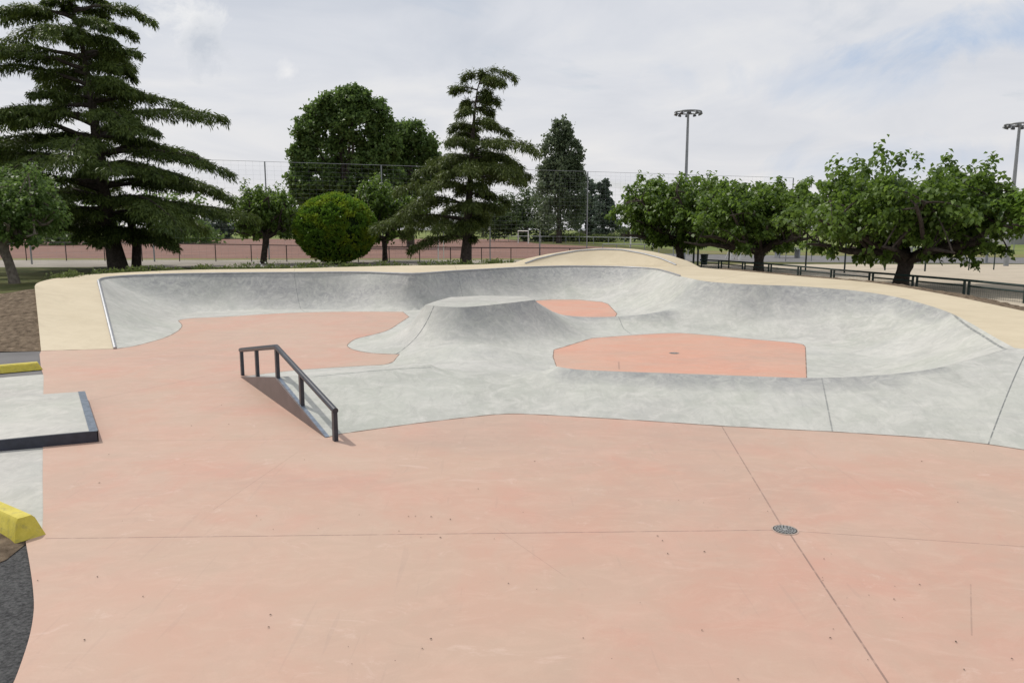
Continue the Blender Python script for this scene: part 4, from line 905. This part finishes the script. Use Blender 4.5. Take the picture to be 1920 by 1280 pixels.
def lamp(px0, d, py_top, headw, label):
    X, Y = far(px0, d), d; zt = zat(py_top, d); f = thing('floodlight_mast', (X, Y, GZ), label, 'light mast', 'floodlight masts'); mb = MB()
    mb.tube([(X, Y, GZ - .3), (X, Y, GZ + 3), (X, Y, zt + .1)], [.16, .14, .085], 10); build('mast', mb, M_GALV, f, True)
    mb = MB(); r = headw / 2; k = 24; mb.tube([(X + r * math.cos(2 * math.pi * i / k), Y + r * math.sin(2 * math.pi * i / k), zt + .02) for i in range(k + 1)], .055, 6, False)
    for i in range(6): a_ = math.pi / 3 * i; mb.tube([(X, Y, zt + .10), (X + r * math.cos(a_), Y + r * math.sin(a_), zt + .02)], .03, 5)
    mb.tube([(X, Y, zt - .05), (X, Y, zt + .16)], [.12, .10], 8); hd = build('ring_frame', mb, M_GALV, f, True)
    for i in range(10):
        a_ = 2 * math.pi * (i + .3) / 10; mb = MB(); cx, cy = X + r * .92 * math.cos(a_), Y + r * .92 * math.sin(a_)
        mb.tube([(cx, cy, zt - .02), (cx + .03 * math.cos(a_), cy + .03 * math.sin(a_), zt - .09), (cx + .07 * math.cos(a_), cy + .07 * math.sin(a_), zt - .19)], [.05, .12, .135], 10); build('floodlight', mb, M_LAMP, f, True)
M_LAMP = plain('lamp_housing', (.10, .105, .11), .4, .5, .3)
lamp(1281, 58, 211, 1.95, 'tall floodlight mast with a round lamp ring, above the mulberry row')
lamp(1886, 49.5, 234, 1.62, 'floodlight mast with a round lamp ring at the right edge, partly cut by the frame')
# pitch furniture
def goal(px0, px1, yb, yt, label, d=None):
    X0, Y0, _ = at(px0, yb, GZ); X1, Y1, _ = at(px1, yb + 1.0, GZ); zt = zat(yt, Y0); f = thing('football_goal', ((X0 + X1) / 2, Y0, GZ), label, 'goal')
    for X, Y in ((X0, Y0), (X1, Y1)): mb = MB(); mb.tube([(X, Y, GZ - .1), (X, Y, zt)], .09, 6); build('post', mb, M_WHITE, f)
    mb = MB(); mb.tube([(X0, Y0, zt), (X1, Y1, zt)], .09, 6); build('crossbar', mb, M_WHITE, f)
    for X, Y in ((X0, Y0), (X1, Y1)): mb = MB(); mb.tube([(X, Y, zt - .05), (X, Y + 1.6, GZ)], .04, 5); build('brace', mb, M_WHITE, f)
goal(971.5, 990.5, 456, 433, 'small white football goal on the clay pitch right of the bent cedar')
def railing(a, b, nposts, label, h=1.1, mat=None, two=False, rad_=.045):
    A_, B_ = Vector(a), Vector(b); f = thing('pitch_railing', tuple(A_.lerp(B_, .5)), label, 'railing', 'pale railings round the pitch')
    mb = MB(); mb.tube([A_ + Vector((0, 0, h)), B_ + Vector((0, 0, h))], rad_, 5); build('top_rail', mb, mat or M_GALV, f)
    for i in range(nposts): p = A_.lerp(B_, i / (nposts - 1)); mb = MB(); mb.tube([p - Vector((0, 0, .1)), p + Vector((0, 0, h))], rad_, 5); build('post', mb, mat or M_GALV, f)
railing((far(935, 150), 150, GZ), (far(1350, 98), 98, GZ), 16, 'pale grey railing on the far side of the clay pitch, passing behind the goal', 1.15)
railing((far(1130, 72), 72, GZ), (far(1290, 69), 69, GZ), 7, 'grey railing just above the beige raised wall', 1.0)
railing((far(1300, 98), 98, GZ), (far(1500, 92), 92, GZ), 9, 'pale grey railing behind the middle mulberry trunk', 1.15)
railing((far(390, 215), 215, 1.12), (far(860, 215), 215, 1.12), 24, 'thin dark railing on the far grass beyond the clay pitch', 1.2, M_FENCE)
for px_, yb, yt, rad_, lb in ((822, 488, 420, .05, 'thin white post left of the bent cedar, nearer the fence'), (832, 486, 432, .035, 'thinner pale post left of the bent cedar trunk'), (1182, 464, 437, .10, 'white round post beside the raised wall top, left one'), (1224, 470, 437, .10, 'white round post beside the dark mulberry trunk'), (919, 489, 404, .05, 'grey post with a small box right of the bent cedar trunk'), (1012, 481, 432, .07, 'grey post in front of the clay pitch, right of the goal')):
    X, Y, _ = at(px_, yb, GZ); f = thing('marker_post', (X, Y, GZ), lb, 'post', 'slim posts along the pitch'); mb = MB(); mb.tube([(X, Y, GZ - .2), (X, Y, zat(yt, Y))], rad_, 6); build('shaft', mb, M_WHITE if 'white' in lb or 'pale' in lb else M_GALV, f)
    if px_ == 919: mb = MB(); mb.box((X - .08, Y - .06, zat(428, Y)), (.14, .12, .22)); build('box', mb, M_WHITE, f)
# more furniture of the yard
def table(px, yb, w_, label):
    X, Y, _ = at(px, yb, GZ); f = thing('yard_table', (X, Y, GZ), label, 'table', 'grey tables beyond the yard'); mb = MB(); mb.box((X, Y, GZ + .74), (w_, 1.1, .06), .1); build('tabletop', mb, M_GALV, f)
    for sx in (-.38, .38): mb = MB(); mb.box((X + sx * w_, Y, GZ + .35), (.12, .8, .71), .1); build('leg', mb, M_GALV, f)
table(1476, 484, 2.2, 'grey outdoor table seen between the middle and the big mulberry trunks'); table(1716, 479, 1.5, 'pale grey outdoor table just right of the big mulberry trunk')
X0, Y0, _ = at(1473, 490, GZ); X1, Y1, _ = at(1521, 490, GZ); zt = zat(464, Y0)
f = thing('tall_barrier', ((X0 + X1) / 2, Y0, GZ), 'grey tubular barrier frame behind the low green fence, right of the middle mulberry trunk', 'barrier'); mb = MB(); mb.tube([(X0 - .8, Y0, zt), (X1, Y1, zt)], .035, 6); build('bar', mb, M_GALV, f)
for X in (X0, X1): mb = MB(); mb.tube([(X, Y0, GZ - .1), (X, Y0, zt)], .035, 6); build('post', mb, M_GALV, f)
goal(1371, 1387, 487, 456, 'pale slanting goal frame behind the left of the middle mulberry trunk')
f = thing('field_fence', (far(1700, 78), 78, GZ), 'thin wire fence on dark posts along the green field at right', 'fence')
fpp = [(far(q_, 84 - (q_ - 1500) * .022), 84 - (q_ - 1500) * .022) for q_ in range(1440, 2000, 46)]
for X, Y in fpp: mb = MB(); mb.tube([(X, Y, GZ - .2), (X, Y, GZ + 2.1)], .045, 5); build('post', mb, M_GALV, f)
mb = MB()
for hz_ in (.3, .9, 1.5, 2.05): mb.tube([(X, Y, GZ + hz_) for X, Y in fpp], .010, 3, False)
build('wire', mb, M_WIRE, f)
# bin
X, Y, _ = at(1320, 499, GZ); f = thing('litter_bin', (X, Y, GZ), 'dark green litter bin at the end of the low green fence', 'litter bin'); mb = MB(); mb.tube([(X, Y, GZ + .1), (X, Y, GZ + .75)], [.20, .25], 12); build('bucket', mb, M_GREENP, f, True)
mb = MB(); mb.tube([(X, Y, GZ + .75), (X, Y, GZ + .80)], [.28, .28], 12); build('rim', mb, M_GREENP, f, True)
# buildings
def house(px0, px1, d, yt, label, roofc, wallc, pitch=.18, depth=8):
    X0, X1 = far(px0, d), far(px1, d); zt = zat(yt, d); f = thing('low_building', ((X0 + X1) / 2, d + depth / 2, GZ), label, 'building'); mb = MB(); hh = (zt - GZ)
    mb.box(((X0 + X1) / 2, d + depth / 2, GZ + hh * .4), (X1 - X0, depth, hh * .8)); build('wall', mb, wallc, f)
    mb = MB(); a_, b_ = X0 - .6, X1 + .6; z0 = GZ + hh * .8 + .003; yy = (d - .6, d + depth / 2, d + depth + .6)
    mb.v = [(a_, yy[0], z0), (b_, yy[0], z0), (b_, yy[1], zt), (a_, yy[1], zt), (b_, yy[2], z0), (a_, yy[2], z0)]; mb.f = [(0, 1, 2, 3), (3, 2, 4, 5), (0, 3, 5), (1, 4, 2), (0, 5, 4, 1)]; build('roof', mb, roofc, f)
    nw = max(2, int((X1 - X0) / 3)); ww_ = (X1 - X0) / nw
    for i in range(nw): mb = MB(); mb.box((X0 + ww_ * (i + .5), d - .02, GZ + hh * .45), (ww_ * .45, .06, hh * .3)); build('window', mb, M_DARK, f)
M_WALLG = plain('grey_render', (.30, .30, .29), .9, .2, 0, .12, 1); M_ROOFG = plain('grey_roof', (.24, .25, .26), .8, .2, 0, .15, 1); M_ROOFD = plain('dark_roof', (.07, .055, .05), .8, .2, 0, .2, 1); M_CREAM = plain('cream_render', (.50, .46, .38), .9, .2, 0, .1, 1)
house(1088, 1150, 165, 428, 'low grey shed with a flat pitched roof beyond the hedge', M_ROOFG, M_WALLG)
house(1885, 2010, 120, 372, 'dark roofed building at the right edge beyond the green field', M_ROOFD, M_WALLG, depth=14)
house(418, 470, 260, 418, 'distant pale house with a grey roof between the huge cedar and the leaning mulberry', M_ROOFG, M_CREAM)
# hedges
def hedge(pts_, w_, h_, label, mat, seed, n_, GZ=GZ):
    global rng
    rng = np.random.default_rng(seed); A_ = np.array(pts_, float); s_ = np.r_[0, np.cumsum(np.linalg.norm(np.diff(A_, axis=0), axis=1))]; u = rng.random(n_) * s_[-1]
    X = np.interp(u, s_, A_[:, 0]); Y = np.interp(u, s_, A_[:, 1]); hh = h_ * (.75 + .25 * np.sin(X * 1.3 + seed) * np.cos(X * .47)); P = np.column_stack([X + rng.normal(0, w_ * .3, n_), Y + rng.normal(0, w_ * .3, n_), GZ + hh * rng.random(n_) ** .6])
    f = thing('hedge', (float(A_[:, 0].mean()), float(A_[:, 1].mean()), GZ), label, 'hedge'); L_ = rng.uniform(.25, .6, n_); quads('foliage', leaf_quads(P, rnd(n_) + np.array([0, 0, .4]), rnd(n_) + np.array([0, 0, .6]), L_, L_ * .7), LM[mat], f)
hedge([(far(1015, 150), 150), (far(1150, 140), 140)], 1.6, 1.7, 'leafy hedge in front of the low grey shed', 'weed', 61, 4200)
hedge([(far(385, 272), 272), (far(600, 272), 272)], 3, 3.6, 'long low hedge on the far edge of the grass at left', 'farblue', 62, 5200, 2.2)
hedge([(far(770, 270), 270), (far(1010, 262), 262)], 3, 5.5, 'dark hedge closing the far grass behind the bent cedar', 'farblue', 63, 6200, 2.1)
hedge([(far(1160, 150), 150), (far(1330, 130), 130)], 2.5, 3.2, 'scrubby hedge behind the white posts', 'far', 64, 4200)
hedge([(far(-520, 150), 150), (far(130, 150), 150)], 3, 5, 'dark hedge far behind the left lawn', 'plane', 65, 9000)
# weeds along the deck
def weeds(name, curve, n_, hmax, mat, seed, spread=.25, clump=60):
    global rng
    rng = np.random.default_rng(seed); A_ = np.array([(p[0], p[1]) for p in curve]); i = rng.integers(0, len(A_), clump); c = A_[i] + rng.normal(0, spread, (clump, 2)) + np.array([0, .45]); k = rng.integers(0, clump, n_); hc = rng.uniform(.3, 1, clump) * hmax
    P = np.column_stack([c[k] + rng.normal(0, .14, (n_, 2)), np.full(n_, 0.)]); P[:, 2] = GZ + .1 + rng.random(n_) * hc[k] + .45; L_ = rng.uniform(.06, .16, n_); o = quads(name, leaf_quads(P, rnd(n_) * .8 + np.array([0, 0, .8]), rnd(n_), L_, L_ * .5), LM[mat], None); return o
sel = [p for p in deck_o if at(180, 512, HB)[0] < p[0] < at(960, 495, HB)[0] and p[1] > 26]
o = weeds('undergrowth', sel, 7000, .35, 'weed', 71, .2, 130); tag(o, 'low green weeds growing along the back edge of the beige deck', 'weeds', kind='stuff')
sel = [p for p in deck_o if p[0] > 8.8 and p[1] < 34]
mb = MB(); rows = [[(p[0] - .05 * 1, p[1], p[2] - .06) for p in sel], [(p[0] + .45, p[1] + .35, p[2] - .01 + random.uniform(-.05, .04)) for p in sel], [(p[0] + 1.0, p[1] + .7, p[2] - .08 + random.uniform(-.05, .04)) for p in sel], [(p[0] + 2.2, p[1] + 1.4, GZ - .05) for p in sel]]
mb.grid(rows); struct('soil_edge', mb, M_DIRT, True)
rng = np.random.default_rng(12); fx_, fy_, _ = at(494, 503, HB); f = thing('flowering_weed', (fx_, fy_ + .5, GZ + .5), 'small weed with white flowers at the deck edge below the leaning mulberry', 'plant')
P = np.array([fx_, fy_ + .5, HB + .02]) + rng.normal(0, 1, (160, 3)) * np.array([.32, .15, .13]); L_ = rng.uniform(.06, .13, 160); quads('leaves', leaf_quads(P, rnd(160) + np.array([0, 0, .7]), rnd(160), L_, L_ * .4), LM['weed'], f)
P = np.array([fx_, fy_ + .42, HB + .12]) + rng.normal(0, 1, (16, 3)) * np.array([.36, .12, .15]); L_ = np.full(16, .08); quads('blossoms', leaf_quads(P, rnd(16), rnd(16) + np.array([0, -1, .5]), L_, L_), M_WHITE, f)
# little stones and leaf scraps on the floor
rng = np.random.default_rng(5); n_ = 100; px_ = rng.uniform(70, 1915, n_); py_ = 560 + 720 * rng.random(n_) ** .8; P = np.array([at(a_, b_, 0) for a_, b_ in zip(px_, py_)])
ok = inside(P[:, :2], poly_pink); P = P[ok]; n_ = len(P); P[:, 2] = .006; a_ = rng.uniform(0, 6.3, n_); L_ = rng.uniform(.010, .026, n_)
o = quads('debris', leaf_quads(P, np.column_stack([np.cos(a_), np.sin(a_), np.full(n_, .15)]), np.tile([0, 0, 1.], (n_, 1)), L_, L_ * .6), plain('dark_scraps', (.05, .035, .025), .9), None); tag(o, 'dark scraps and grit scattered over the pink floor', 'debris', kind='stuff')
